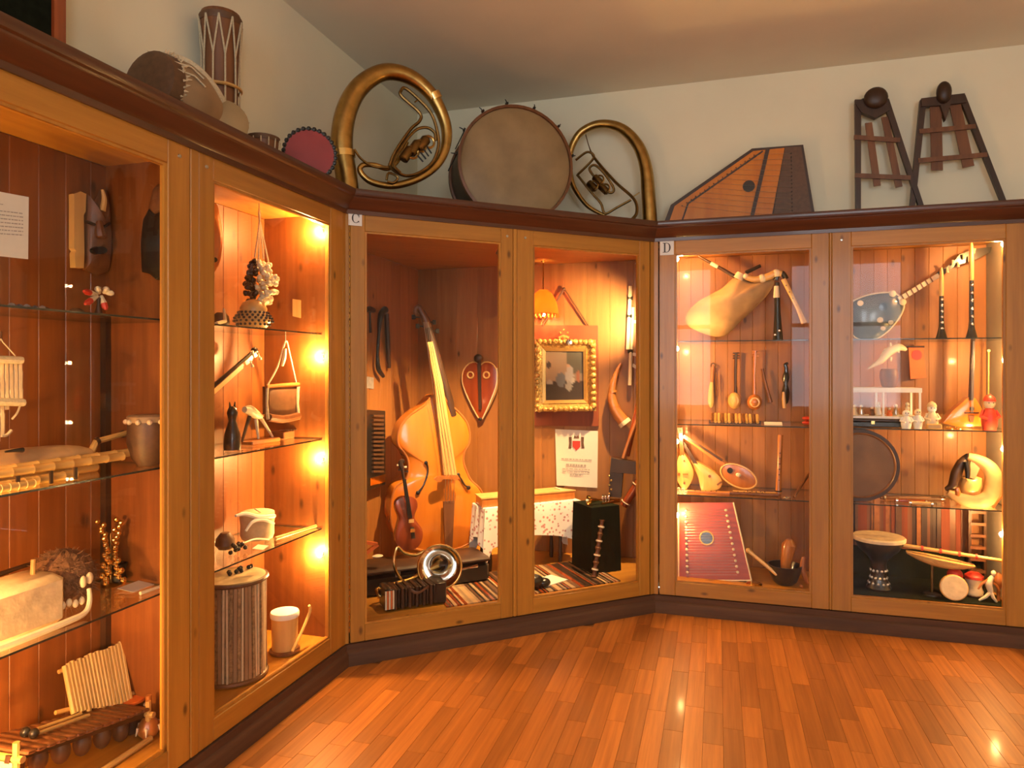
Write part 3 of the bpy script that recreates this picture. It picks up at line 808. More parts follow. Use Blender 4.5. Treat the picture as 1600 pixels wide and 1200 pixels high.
# --- letter plates
def plate(t, cab, px, py, letter):
    q = cab.pix(px, py, -.006); k = mpp(q); s_ = 10.5 * k
    pl = t.part('letter_plate', MB().box(q, (s_ * 2, .003, s_ * 2.2), cab.ax), MAT['plastic'], label='white plate with a black letter ' + letter)
    g = MB(); w_ = s_ * .60; hgt = s_ * .72; fr_ = q - cab.n * .0018
    def pt(a, r_, ox=0): return fr_ + cab.u * (math.cos(a) * w_ * r_ + ox) + Z * (math.sin(a) * hgt * r_)
    def strip(a0, a1, ox, thin, thick):
        n = 14; outer = []; inner = []
        for i in range(n + 1):
            a = a0 + (a1 - a0) * i / n; outer.append(pt(a, 1, ox)); inner.append(pt(a, 1 - thin - thick * abs(math.cos(a)) ** 2, ox))
        for i in range(n): g.prism([outer[i], outer[i + 1], inner[i + 1], inner[i]], -cab.n * .001)
    def rect(x0, x1, z0, z1): g.box(fr_ + cab.u * ((x0 + x1) / 2) + Z * ((z0 + z1) / 2), (x1 - x0, .002, z1 - z0), cab.ax)
    if letter == 'C':
        strip(math.radians(42), math.radians(318), s_ * .08, .10, .28)
        rect(s_ * .50, s_ * .60, s_ * .16, s_ * .68); rect(s_ * .50, s_ * .58, -s_ * .60, -s_ * .36)
    else:
        strip(math.radians(-90), math.radians(90), -s_ * .05, .10, .28)
        rect(-s_ * .42, -s_ * .20, -hgt, hgt); rect(-s_ * .60, -s_ * .02, -hgt, -hgt * .88); rect(-s_ * .60, -s_ * .02, hgt * .88, hgt)
    t.part('letter', g, MAT['ink'], parent=pl)
plate(tC, C, 555, 341, 'C')
plate(tD, D, 1042, 387, 'D')

# ================================================================ inside the left cabinet
PT = Cab(tuple(L.P(-1.152, DL, 0))[:2], tuple(-L.n)[:2])      # face of its partition
ET = Cab(tuple(L.P(-.152, DL, 0))[:2], tuple(-L.n)[:2])       # face of its end panel
def pil(cab, pts, v, thick, bulge, sm=0, **kw):
    pts = closed_spline(pts, sm) if sm else pts
    return MB().pillow(cab.poly(pts, v), cab.n * thick, -cab.n * bulge, **kw)
def plate_px(cab, pts, v, thick): return MB().prism(cab.poly(pts, v), cab.n * thick)
def dot(cab, x, y, rx, ry, v, thick=.004, n=14): return MB().prism(cab.poly(ellipse(x, y, rx, ry, n), v), cab.n * thick)
def marks(cab, lines, v, mb=None):
    """rows of broken print strokes: (x0, y0, x1, y1, height_px)"""
    mb = mb or MB(); rr_ = random.Random(11)
    for x0, y0, x1, y1, h in lines:
        x = x0
        while x < x1:
            w_ = min(rr_.uniform(2.2, 6), x1 - x); f0 = (x - x0) / (x1 - x0); f1 = (x + w_ - x0) / (x1 - x0)
            ya, yb = y0 + (y1 - y0) * f0, y0 + (y1 - y0) * f1
            mb.prism(cab.poly([(x, ya), (x + w_, yb), (x + w_, yb + h), (x, ya + h)], v), -cab.n * .0006)
            x += w_ + rr_.uniform(.8, 1.8)
    return mb

# notice sheet
t = Thing('notice_sheet', 'printed white sheet fixed inside the pane of the left cabinet', 'paper', L.pix(10, 395, .022), L.rz)
t.part('sheet', plate_px(L, [(-40, 292), (45, 308), (44, 405), (-40, 396)], .020, .0008), MAT['paper'])
t.part('printed_text', marks(L, [(-30, 314, 6, 319, 1.3)] + [(-30, 325 + 6.2 * i, 36, 333 + 5.6 * i, 1.6) for i in range(7)], .0198), MAT['greyink'], kind='stuff')

# carved mask with the long side plank
t = Thing('carved_mask', 'long carved light and dark wooden face mask above the highest shelf', 'mask', L.pix(142, 428, .37), L.rz)
t.part('side_plank', plate_px(L, [(116, 303), (126, 299), (135, 303), (134, 330), (131, 336), (132, 394), (131, 419), (118, 418), (117, 396), (119, 392), (116, 388)], .370, .026), MAT['yellow'], label='pale side plank')
fc = t.part('face', pil(L, [(133, 300), (140, 312), (150, 316), (160, 296), (166, 298), (168, 345), (172, 372), (171, 400), (169, 425), (152, 430), (133, 421)], .385, .012, .045), MAT['brown'])
ft = MB(); ptube(ft, L, [(133, 346), (143, 349), (152, 353)], [2.5, 3, 2], .345, 6); ptube(ft, L, [(160, 356), (166, 352), (171, 348)], [2, 3, 2.5], .345, 6); t.part('brow', ft, MAT['darkwood'], parent=fc)
t.part('nose', MB().tube(ppath(L, [(155, 345), (156, 360), (158, 372)], .335, 3), [.008, .012, .015, .018, .02, .02, .012], 8), MAT['brown'], parent=fc)
t.part('mouth', dot(L, 157, 391, 11, 6, .338, .02), MAT['black'], parent=fc)
hn = MB(); ptube(hn, L, [(160, 330), (163, 312), (160, 296)], [5, 4, 2], .36, 8); t.part('crest', hn, MAT['yellow'], parent=fc)

# dark mask on the partition
t = Thing('dark_mask', 'black-green carved mask with a pointed brown top hanging on the cabinet partition', 'mask', PT.pix(241, 438, -.01), L.rz)
t.part('mask_body', pil(PT, [(224, 342), (232, 327), (241, 336), (252, 330), (262, 330), (266, 380), (262, 436), (250, 432), (244, 437), (234, 428), (222, 425), (220, 380)], -.03, .028, .03), MAT['black'])
t.part('pointed_top', pil(PT, [(232, 327), (240, 295), (246, 288), (262, 286), (262, 328), (241, 337)], -.02, .018, .02), MAT['brown'])

# red tipped rattles on the upper shelf
t = Thing('pod_rattle', 'small rattle of red-tipped cream pods on the highest shelf', 'rattle', L.atz(152, SH[0], .22), L.rz)
for k, (a, b_) in enumerate((((151, 460), (131, 455)), ((152, 463), (133, 475)), ((158, 462), (166, 484)), ((160, 455), (178, 459)), ((155, 458), (152, 449)), ((162, 458), (168, 449)))):
    A, B_ = L.pix(*a, .22), L.pix(*b_, .20); m_ = A.lerp(B_, .55)
    pod = t.part('pod', MB().tube([A, m_], [.006, .011], 7), MAT['bone'])
    t.part('pod_tip', MB().tube([m_, A.lerp(B_, .8), B_], [.011, .011, .005], 7), MAT['red' if k in (0, 1, 2) else 'bone'], parent=pod)
t.part('pod_stand', MB().lathe(L.atz(154, SH[0], .22), [(.02, 0), (.014, .015), (.006, .05), (.008, .07)], n=10), MAT['darkwood'])
for i in range(5): solo('clapper_stick', 'dark wooden clapper stick lying on the highest shelf below the notice', 'clapper', MB().tube([L.atz(18 + i * 12, SH[0] + .012, .2 + .02 * (i % 2)), L.atz(30 + i * 13, SH[0] + .012, .3)], .011, 7), MAT['darkwood'], L.rz, group='clapper sticks on the highest shelf')
c = L.atz(120, SH[0], .3); solo('shell_ocarina', 'tiny dark shell lying left of the red-tipped rattle', 'shell', MB().ball(c + Z * .018, (.03, .02, .018), L.ax, 10, 6), MAT['leather'], L.rz)

# hanging raft of reed tubes
t = Thing('reed_rattle', 'bundle of cream reed tubes hanging by a cord at the picture edge', 'rattle', L.pix(14, 690, .2), L.rz)
for i in range(7):
    x = -14 + i * 7.2; y1 = (684, 690, 682, 640, 632, 630, 628)[i]
    A, B_ = L.pix(x, 555 + i * .5, .2), L.pix(x + 1, y1, .2)
    t.part('reed_tube', MB().tube([A, A.lerp(B_, .3), A.lerp(B_, .32), A.lerp(B_, .7), A.lerp(B_, .72), B_], [.0105, .010, .0115, .010, .0115, .0105], 8), MAT['cream'])
for y, w_ in ((562, 34), (628, 37)):
    t.part('binding', MB().tube([L.pix(-18, y - 1, .17), L.pix(w_, y + 1, .17)], .012, 8), MAT['rope'])
cr = MB(); ptube(cr, L, [(-10, 556), (0, 531), (4, 534), (24, 556)], 1.0, .19, 5, 2); ptube(cr, L, [(32, 632), (27, 645), (19, 655)], 1.6, .19, 5); ptube(cr, L, [(18, 672), (10, 680), (2, 681)], 2.5, .19, 5)
t.part('cord', cr, MAT['rope'])
hook = MB().tube([L.pix(2, 531, .19), L.pix(2, 520, .3), L.P(L.U(2, .39), DL, L.pix(2, 520, .39).z)], .003, 5); t.part('hook', hook, MAT['steel'])

# stick zither with hide sound box
zz = SH[1]
t = Thing('stick_zither', 'long grey-brown hide covered stick zither behind the bamboo pipes', 'zither', L.atz(60, zz, .28), L.rz)
A, B_ = L.atz(-40, zz + .052, .30), L.atz(140, zz + .052, .24); P = [A.lerp(B_, k / 10) for k in range(11)]
t.part('sound_box', MB().tube(P, [.045, .048, .050, .051, .051, .050, .050, .048, .044, .038, .026], 12), MAT['skin_bag'])
sl = MB(); ptube(sl, L, [(8, 706), (22, 704), (36, 703)], [1.5, 2.5, 4], .215, 6, 3); t.part('sound_slot', sl, MAT['black'])
nk = MB().tube([B_, L.pix(150, 690, .24), L.pix(200, 676, .22), L.pix(213, 671, .22)], [.014, .012, .010, .008], 8); t.part('neck', nk, MAT['bamboo'])
rg = MB()
for x, y in ((152, 689), (192, 678), (204, 674)): rg.lathe(L.pix(x, y, .235), [(.014, -.005), (.014, .005)], (L.pix(213, 671, .22) - B_).normalized(), 10)
t.part('binding_ring', rg, MAT['darkwood'])
sg = MB().tube([L.pix(210, 690, .2), L.pix(222, 668, .2), L.pix(238, 672, .2)], .003, 5)
t.part('strap', sg, MAT['leather'])

# bamboo pan pipes on the shelf edge
t = Thing('pan_pipes', 'raft of pale bamboo pipes along the front of the middle shelf', 'pan pipes', L.atz(80, zz, .12), L.rz)
for i, (x1, rr_) in enumerate(((208, .016), (196, .015), (125, .014), (62, .013))):
    vv = .19 - i * .034; A, B_ = L.atz(-60, zz + rr_, vv), L.atz(x1 - 3 * i, zz + rr_, vv)
    zup = Z * (.034 if i == 0 else .030 if i == 1 else 0); A, B_ = A + zup, B_ + zup
    P = []; rd = []
    for k in range(9):
        P += [A.lerp(B_, k / 8 * .98), A.lerp(B_, k / 8 * .98 + .008), A.lerp(B_, k / 8 * .98 + .016)]; rd += [rr_ * .95, rr_ * 1.08, rr_ * .95]
    t.part('pipe', MB().tube(P, rd, 10), MAT['bamboo'])
for i, (x1, rr_) in enumerate(((150, .015), (115, .014))):
    A, B_ = L.atz(-60, zz + rr_, .19 - i * .034), L.atz(x1, zz + rr_, .19 - i * .034); t.part('pipe', MB().tube([A, B_], rr_, 10), MAT['bamboo'])
for x in (28, 80, 118): t.part('binding', MB().box(L.atz(x, zz + .022, .085), (.010, .006, .040), L.ax), MAT['darkwood'])

# leather kettle drum near the partition
c = L.P(-1.205, .135, zz + .001); r = .074
t = Thing('kettle_drum', 'dark leather-laced pot drum by the partition on the middle shelf', 'drum', c, L.rz)
t.part('drum_body', MB().lathe(c, [(.04, 0), (r * .8, .03), (r, .085), (r * .98, .15), (r * .94, .185)], n=22), MAT['leather'])
t.part('drum_head', MB().lathe(c + Z * .183, [(r * .97, -.02), (r, 0), (r * .9, .006), (.001, .006)], n=22), MAT['hide'])
for i in range(12):
    a = 6.283 * i / 12; q = c + V((math.cos(a) * r * 1.02, math.sin(a) * r * 1.02, .165))
    t.part('tuning_knot', MB().ball(q, .010, nu=7, nv=5), MAT['cream'])
hd = MB(); ptube(hd, L, [(211, 690), (210, 678), (222, 668), (230, 664)], 1.6, .19, 6); t.part('carrying_loop', hd, MAT['rope'])

# third shelf, left
zz = SH[2]
c = L.P(-1.67, .20, zz)
t = Thing('hide_bagpipe', 'cream hide bag with a brown fur end and curved pipe on the third shelf', 'bagpipe', c, L.rz)
hb = MB().box(c + Z * .082 - L.u * .02, (.26, .17, .165), L.ax, bev=.02); t.part('hide_bag', hb, MAT['cream'])
q = L.P(-1.478, .24, zz + .105); t.part('fur_end', MB().ball(q, (.105, .10, .102), L.ax, 22, 16, jit=.05), MAT['fur'], smooth=0)
tf = MB(); rr_ = random.Random(5)
for i in range(420):
    a, b_ = rr_.uniform(0, 6.28), math.asin(rr_.uniform(-.9, 1)); d = L.u * (math.cos(b_) * math.cos(a)) + L.n * (math.cos(b_) * math.sin(a)) + Z * math.sin(b_)
    p_ = q + d * .098; tf.tube([p_, p_ + d * .022 + V((rr_.uniform(-.012, .012), rr_.uniform(-.012, .012), -.008))], [.0022, .0005], 3, cap=False)
t.part('fur_tufts', tf, MAT['fur'], kind='stuff')
t.part('blow_peg', MB().tube([L.pix(50, 925, .2), L.pix(52, 874, .2)], [.008, .007], 8), MAT['bamboo'])
pp = MB(); P = spline([tuple(L.atz(-30, zz + .012, .09)), tuple(L.atz(40, zz + .012, .085)), tuple(L.atz(110, zz + .014, .085)), tuple(L.pix(133, 957, .09)), tuple(L.pix(140, 940, .10)), tuple(L.pix(139, 920, .12))], 5)
pp.tube(P, lerp_list([.013, .012, .011, .009, .008, .007], len(P)), 8); t.part('curved_pipe', pp, MAT['bone'])
for x, y in ((130, 909), (140, 903)):
    t.part('horn_lobe', MB().ball(L.pix(x, y, .12), (.012, .01, .020), L.ax, 10, 7), MAT['cream'])
sc_ = MB()
for i in range(7): sc_.ball(L.pix(68 + i * 10, 948 + (i % 2) * 3 - i * 1.6, .13), (.010, .008, .014), L.ax, 7, 5)
t.part('shell_fringe', sc_, MAT['bone'])
st = MB(); ptube(st, L, [(-20, 905), (0, 897), (60, 878), (78, 884)], [4, 4, 3, 2], .33, 7); t.part('drone_pipe', st, MAT['darkwood'])

# brass bell rattle
c = L.P(-1.22, .30, zz)
t = Thing('bell_rattle', 'spiralling strings of little brass bells standing on the third shelf', 'rattle', c, L.rz)
t.part('stand', MB().lathe(c, [(.035, 0), (.030, .006), (.005, .012), (.004, .19), (.002, .2)], n=12), MAT['brass_dark'])
mb = MB().lathe(c + Z * .004, [(.012, 0), (.01, .01)], n=8)
bm_ = mesh_of('brass_bell', MB().ball(V((0, 0, 0)), (.0105, .0105, .012), nu=8, nv=6), MAT['bright_brass'], V((0, 0, 0)), 0)
for s_ in (0, 1):
    for i in range(19):
        f_ = i / 18; k_ = 1 if s_ else -1
        du_ = k_ * (.026 - .012 * math.sin(f_ * 3.1) + .016 * max(0, f_ - .55)) + .006 * math.sin(i * 2.3 + s_) + (.006 - .03 * f_ * .3)
        t.share('brass_bell', bm_, c + L.u * (du_ * .8) - L.n * (du_ * .6 + .008 * math.cos(i * 1.9)) + Z * (.014 + f_ * .235), scale=[1.2 - .3 * f_] * 3)
def card(nm, lab, cab, u, v, z, w, d, tilt=0.0, mat='paper', rot=0.0):
    c = cab.P(u, v, z); uu = cab.u * math.cos(rot) + cab.n * math.sin(rot); nn = cab.n * math.cos(rot) - cab.u * math.sin(rot)
    f_ = (nn * math.cos(tilt) + Z * math.sin(tilt)); up = uu.cross(f_)
    return solo(nm, lab, 'card', MB().box(c + Z * (.002 + d / 2 * abs(math.sin(tilt))), (w, d, .0012), (uu, f_, up)), MAT[mat], cab.rz)

card('label_card', 'blank-looking white card lying beside the brass bells', L, -1.215, .185, SH[2], .10, .075, .10)
c = L.P(-1.185, .30, SH[2]); mb = MB().lathe(c, [(.026, 0), (.030, .02), (.022, .045), (.032, .075), (.028, .075), (.018, .04)], n=16)
solo('black_cup', 'small black metal cup behind the white card', 'cup', mb, MAT['iron'], L.rz)
mb = MB(); mb.tube([L.P(-1.28, .10, SH[2] + .007), L.P(-1.19, .09, SH[2] + .007)], [.007, .006], 8); solo('bone_whistle', 'tiny pale bone whistle at the front of the third shelf', 'whistle', mb, MAT['bone'], L.rz)

# raft zither standing against the back
zz = ZF
A = [L.pix(98, 1042, .36), L.pix(191, 1004, .33), L.pix(206, 1092, .25), L.pix(112, 1114, .28)]
t = Thing('raft_zither', 'upright raft zither of pale reeds behind the xylophone', 'zither', L.P(-1.30, .30, zz), L.rz)
nn = (A[1] - A[0]).cross(A[3] - A[0]).normalized()
for i in range(17):
    f_ = (i + .5) / 17; top = A[0].lerp(A[1], f_); bot = A[3].lerp(A[2], f_); ex = (bot - top).normalized()
    t.part('reed', MB().tube([top - ex * random.uniform(0, .008), bot + ex * random.uniform(0, .010)], .0092, 7), MAT['reed'])
for f_, e in ((.06, .012), (.90, .05)):
    a, b_ = A[0].lerp(A[3], f_), A[1].lerp(A[2], f_); d = (b_ - a).normalized()
    t.part('cross_stick', MB().tube([a - d * e + nn * .010, b_ + d * e + nn * .010], .008, 7), MAT['bamboo'])
t.part('foot', MB().tube([A[3].lerp(A[2], .5), V((A[3].lerp(A[2], .5).x, A[3].lerp(A[2], .5).y, zz))], .010, 7), MAT['bamboo'])

# xylophone
t = Thing('xylophone', 'low xylophone with brown wooden bars and two mallets at the cabinet foot', 'xylophone', L.P(-1.46, .19, zz), L.rz)
e0, e1 = L.P(-1.74, .185, .44), L.P(-1.215, .205, .320); d = (e1 - e0).normalized(); wd = Z.cross(d).normalized()
nb = 14
for i in range(nb):
    f_ = (i + .5) / nb; c = e0.lerp(e1, f_)
    t.part('sound_bar', MB().box(c, (.033, .23 - .06 * f_, .014), (d, wd, d.cross(wd)), bev=.004), MAT['brown'])
for s_ in (-1, 1):
    t.part('side_rail', MB().box(e0.lerp(e1, .5) + wd * s_ * .055 - Z * .022, ((e1 - e0).length * 1.05, .018, .022), (d, wd, d.cross(wd))), MAT['darkwood'])
for f_ in (0.0, 1.0):
    c = e0.lerp(e1, f_)
    for s_ in (-1, 1):
        q = c + wd * s_ * .075
        t.part('leg', MB().tube([q + Z * .03, V((q.x, q.y, zz))], .010, 8), MAT['bamboo'])
    t.part('end_bar', MB().tube([c + wd * .10 - Z * .02, c - wd * .10 - Z * .02], .011, 8), MAT['bamboo'])
for i in range(6):
    c = e0.lerp(e1, .1 + i * .16) - Z * .075; t.part('gourd_resonator', MB().ball(c, (.030, .030, .042), nu=12, nv=8), MAT['leather'])
t.part('hide_apron', MB().box(e0 + V((0, 0, -.09)) - d * .012, (.004, .15, .12), (d, wd, Z)), MAT['cream'])
t.part('ground_rail', MB().tube([L.P(-1.70, .10, zz + .012), L.P(-1.22, .11, zz + .012)], .011, 8), MAT['bamboo'])
for k, s_ in enumerate((-.012, .022)):
    a = e0.lerp(e1, .18) + wd * (s_ - .02) + Z * .020; b_ = e0.lerp(e1, .62) + wd * (s_ + .005) + Z * .020
    m_ = Thing('mallet', 'dark-headed mallet on the xylophone, the one ' + ('nearer the pane' if k == 0 else 'nearer the back'), 'mallet', a.lerp(b_, .5) - Z * .01, L.rz, group='mallets on the xylophone')
    m_.part('handle', MB().tube([a, b_], .006, 8), MAT['reed']); m_.part('head', MB().ball(a + Z * .004, .016, nu=10, nv=8), MAT['black'])
# odds and ends by the partition foot
c = L.P(-1.20, .14, zz); t = Thing('jaw_rattle', 'orange-brown gourd rattle with pale teeth by the partition foot', 'rattle', c, L.rz)
t.part('gourd', MB().lathe(c, [(.02, 0), (.038, .02), (.040, .045), (.025, .07), (.010, .09), (.010, .16)], n=16), MAT['amber'])
for i in range(6): t.part('tooth', MB().tube([c + V((math.cos(i) * .038, math.sin(i) * .038, .05)), c + V((math.cos(i) * .046, math.sin(i) * .046, .022))], [.006, .002], 6), MAT['bone'])
c = L.P(-1.17, .25, zz); t = Thing('skull_drum', 'little dark drum with white shell trim behind the gourd rattle', 'drum', c, L.rz)
t.part('drum_body', MB().lathe(c, [(.05, 0), (.055, .06), (.045, .12)], n=16), MAT['darkwood']); t.part('drum_head', MB().lathe(c + Z * .12, [(.047, -.01), (.047, 0), (.001, .004)], n=16), MAT['orange'])
for i in range(8): t.part('shell', MB().ball(c + V((math.cos(i * .785) * .052, math.sin(i * .785) * .052, .095)), (.009, .009, .007), nu=7, nv=5), MAT['bone'])

# ---------------------------------------------------------------- right bay
t = Thing('long_mask', 'tall narrow carved wooden mask half hidden by the door stile', 'mask', L.pix(338, 430, .34), L.rz)
t.part('mask_body', pil(L, [(322, 322), (338, 318), (343, 345), (344, 390), (340, 418), (332, 430), (320, 420)], .33, .06, .04), MAT['amber'])
t.part('carved_eye', dot(L, 336, 406, 4, 4, .285, .01), MAT['black'])

# hanging bunch of seed shells
c0 = L.pix(408, 420, .20)
t = Thing('seed_rattle', 'hanging bunch of dark and pale seed shells on twisted cords', 'rattle', L.pix(408, 475, .20), L.rz)
cd = MB()
for x, y in ((398, 402), (404, 405), (412, 405), (420, 412)): ptube(cd, L, [(405, 328), (406, 345), (x, y)], 1.5, .20, 5, 3)
t.part('cord', cd, MAT['rope'])
q = L.pix(405, 328, .20); t.part('hook', MB().tube([q, q + Z * .01, V((q.x, q.y, ZCE))], .003, 5), MAT['steel'])
sm_ = mesh_of('seed_shell', MB().lathe(V((0, 0, -.012)), [(.003, 0), (.012, .004), (.014, .014), (.008, .024), (.002, .028)], n=8), MAT['bone'], V((0, 0, 0)), 0)
sd_ = mesh_of('seed_shell', MB().lathe(V((0, 0, -.012)), [(.003, 0), (.012, .004), (.014, .014), (.008, .024), (.002, .028)], n=8), MAT['darkwood'], V((0, 0, 0)), 0)
rr_ = random.Random(2)
for i in range(150):
    f_ = rr_.random(); a = rr_.uniform(0, 6.28); rad = (.035 + .045 * math.sin(min(1, f_ * 1.15) * 2.6)) * math.sqrt(rr_.random())
    p_ = L.pix(407, 405, .20) + V((math.cos(a) * rad, math.sin(a) * rad, -.012 - .215 * f_))
    side = (p_ - L.pix(407, 405, .20)).dot(V((1, .2, 0)))
    t.share('seed_shell', sm_ if side > -.012 else sd_, p_, (rr_.uniform(-.7, .7), rr_.uniform(-.7, .7), rr_.uniform(0, 6)))

zz = SH[0]
c = L.atz(396, zz, .18)
t = Thing('gourd_rattle', 'yellow gourd rattle in a net of dark beads under the seed bunch', 'rattle', c, L.rz)
t.part('gourd', MB().lathe(c, [(.02, .002), (.06, .010), (.082, .04), (.070, .072), (.060, .085), (.062, .10), (.048, .128), (.02, .142), (.004, .146)], n=24), MAT['yellow'])
bd = mesh_of('bead', MB().ball(V((0, 0, 0)), .0065, nu=6, nv=4), MAT['darkwood'], V((0, 0, 0)), 0)
for j in range(6):
    for i in range(20):
        a = 6.283 * (i + .5 * (j % 2)) / 20; r_, h = ((.052, .010), (.074, .024), (.087, .040), (.084, .054), (.077, .066), (.068, .080))[j]
        t.share('bead', bd, c + V((math.cos(a) * r_, math.sin(a) * r_, h)))
mb = MB(); mb.tube([L.atz(338, zz + .008, .12), L.atz(352, zz + .03, .2), L.atz(350, zz + .09, .26)], [.008, .008, .006], 7); solo('bone_rasp', 'short bone rasp leaning at the left end of the beaded gourd shelf', 'rasp', mb, MAT['bone'], L.rz)
mb = MB().lathe(L.atz(345, zz, .28), [(.03, 0), (.04, .03), (.035, .06), (.02, .075)], n=14); solo('brown_gourd', 'small brown gourd behind the bone rasp', 'gourd', mb, MAT['leather'], L.rz)
mb = plate_px(ET, [(457, 467), (470, 469), (470, 497), (457, 494)], -.004, .002); solo('price_tag', 'small yellow tag on the end panel right of the seed bunch', 'tag', mb, MAT['yellow'], L.rz)

# long-necked lute leaning
zz = SH[1]
t = Thing('spike_lute', 'dark lute whose pale-edged neck slants up beside the hanging leather pouch', 'lute', L.P(-.93, .26, zz), L.rz)
c = L.P(-.95, .27, zz + .115)
t.part('bowl', MB().ball(c, (.115, .09, .113), L.ax, 20, 14), MAT['leather'])
A, B_ = c + L.u * .05 + Z * .04, L.pix(398, 549, .27); d = (B_ - A).normalized()
t.part('neck', MB().tube([A, B_], [.017, .013], 10), MAT['darkwood'])
t.part('fingerboard', MB().box(A.lerp(B_, .5) - L.n * .015 - Z * .006, ((B_ - A).length * .96, .008, .022), (d, L.n, d.cross(L.n))), MAT['yellow'])
for k, f_ in enumerate((.84, .90, .96)):
    q = A.lerp(B_, f_); t.part('peg', MB().lathe(q - L.n * .035, [(.004, 0), (.004, .022), (.008, .024), (.008, .034)], d.cross(L.n) if k % 2 else -d.cross(L.n), 8), MAT['bone'])
t.part('head', MB().ball(B_, (.022, .018, .022), L.ax, 10, 8), MAT['black'])

# black carved figure
c = L.P(L.U(363, .17), .17, zz)
t = Thing('carved_figure', 'small black carved animal figure sitting at the middle shelf front', 'figurine', c, L.rz)
t.part('figure_body', MB().lathe(c, [(.036, 0), (.038, .02), (.034, .07), (.022, .11), (.016, .13), (.020, .15), (.024, .165), (.018, .185), (.006, .195)], n=14), MAT['black'])
for s_ in (-1, 1): t.part('ear', MB().tube([c + L.u * s_ * .013 + Z * .18, c + L.u * s_ * .018 + Z * .215], [.008, .002], 6), MAT['black'])
t.part('tail', MB().tube([c + L.u * .03 + Z * .02, c + L.u * .05 + Z * .05, c + L.u * .04 + Z * .09], [.006, .006, .003], 6), MAT['black'])

# bird-shaped cream rattle on legs
c = L.P(L.U(405, .24), .24, zz)
t = Thing('stool_rattle', 'cream horn-shaped rattle on splayed legs next to the black figure', 'rattle', c, L.rz)
mb = MB(); ptube(mb, L, [(382, 640), (390, 641), (400, 648), (409, 651)], [5, 8, 7, 3], .24, 10, 3); t.part('shell', mb, MAT['bone'])
for a, b_ in (((390, 651), (378, 672)), ((400, 655), (404, 670)), ((407, 652), (426, 673))):
    A = L.pix(*a, .24); B_ = L.pix(*b_, .22); B_.z = zz + .022; t.part('leg', MB().tube([A, B_], [.010, .006], 7), MAT['bone' if a[0] > 395 else 'darkwood'])
t.part('base_plank', MB().box(L.P(L.U(405, .23), .23, zz + .010), (.22, .09, .020), L.ax, bev=.004), MAT['amber'])

# hanging leather pouch
t = Thing('leather_pouch', 'dark leather pouch with corded edge hanging from a loop of cord', 'pouch', L.pix(446, 672, .20), L.rz)
pq = [(421, 604), (464, 606), (463, 650), (421, 647)]
t.part('pouch_body', pil(L, pq, .20, .04, .015, ins=(1, .9, .6, .2)), MAT['leather'])
tr_ = MB(); ptube(tr_, L, [(416, 604), (440, 602), (472, 600)], 3, .19, 7, 2); t.part('top_stick', tr_, MAT['amber'])
tb = MB(); ptube(tb, L, [(420, 652), (442, 655), (466, 650)], 6, .19, 8, 3); t.part('bottom_roll', tb, MAT['brown'])
for x in (418, 466): e_ = MB(); ptube(e_, L, [(x, 604), (x - 1, 630), (x + 1, 655)], [2.6, 2, 3], .19, 6, 2); t.part('edge_cord', e_, MAT['rope'])
cc = MB(); ptube(cc, L, [(418, 602), (434, 572), (446, 533), (452, 550), (463, 600)], 1.4, .20, 5, 3); ptube(cc, L, [(446, 545), (444, 560), (441, 572)], [2, 3.5, 2], .19, 6, 2); t.part('cord', cc, MAT['rope'])
q = L.pix(446, 533, .20); t.part('hook', MB().tube([q, V((q.x, q.y, SH[0] - .008))], .003, 5), MAT['steel'])
mb = MB().box(L.P(L.U(450, .26), .26, zz + .020), (.20, .09, .040), L.ax, bev=.004)
t = Thing('thumb_piano', 'flat brown thumb piano with metal tongues below the leather pouch', 'thumb piano', L.P(L.U(450, .26), .26, zz), L.rz); t.part('box', mb, MAT['brown'])
for i in range(8): q = L.P(L.U(450, .26) - .07 + i * .02, .235, zz + .044); t.part('tongue', MB().box(q, (.006, .07 - .003 * abs(i - 4), .003), L.ax), MAT['steel'])

# third shelf, right bay
zz = SH[2]; c = L.P(L.U(402, .24), .24, zz)
t = Thing('cloth_drum', 'squat white drum wrapped in pale cloth with loose ends', 'drum', c, L.rz)
t.part('drum_body', MB().lathe(c, [(.072, 0), (.080, .02), (.078, .07), (.083, .10), (.08, .128), (.07, .132)], n=24), MAT['cream'])
w_ = MB(); ptube(w_, L, [(368, 806), (384, 803), (404, 808), (429, 806)], [2, 3.5, 4, 3], .155, 7); ptube(w_, L, [(384, 830), (395, 815), (412, 812), (428, 818)], [2, 3, 3, 2], .15, 7); t.part('cloth_wrap', w_, MAT['white'])
w_ = MB(); ptube(w_, L, [(398, 795), (406, 800), (414, 806)], 1.3, .2, 5); ptube(w_, L, [(382, 848), (400, 842), (420, 843)], 1.3, .15, 5); t.part('drum_stick', w_, MAT['bone'])
t = Thing('bead_string', 'dark string of seed beads draped in front of the white cloth drum', 'beads', L.P(L.U(372, .14), .14, zz), L.rz)
bs = mesh_of('bead', MB().ball(V((0, 0, 0)), .0105, nu=8, nv=6), MAT['black'], V((0, 0, 0)), 0)
for i in range(12):
    f_ = i / 11; q = L.P(L.U(364 + 16 * f_, .14) + .01 * math.sin(i * 2), .14 + .012 * math.cos(i * 2), zz + .011 + .03 * abs(math.sin(f_ * 6)))
    t.share('bead', bs, q)
mb = MB().lathe(L.P(L.U(352, .25), .25, zz), [(.03, 0), (.045, .02), (.04, .05), (.02, .075)], n=14); solo('brown_pot', 'low brown clay pot at the stile side of the third shelf', 'pot', mb, MAT['leather'], L.rz)
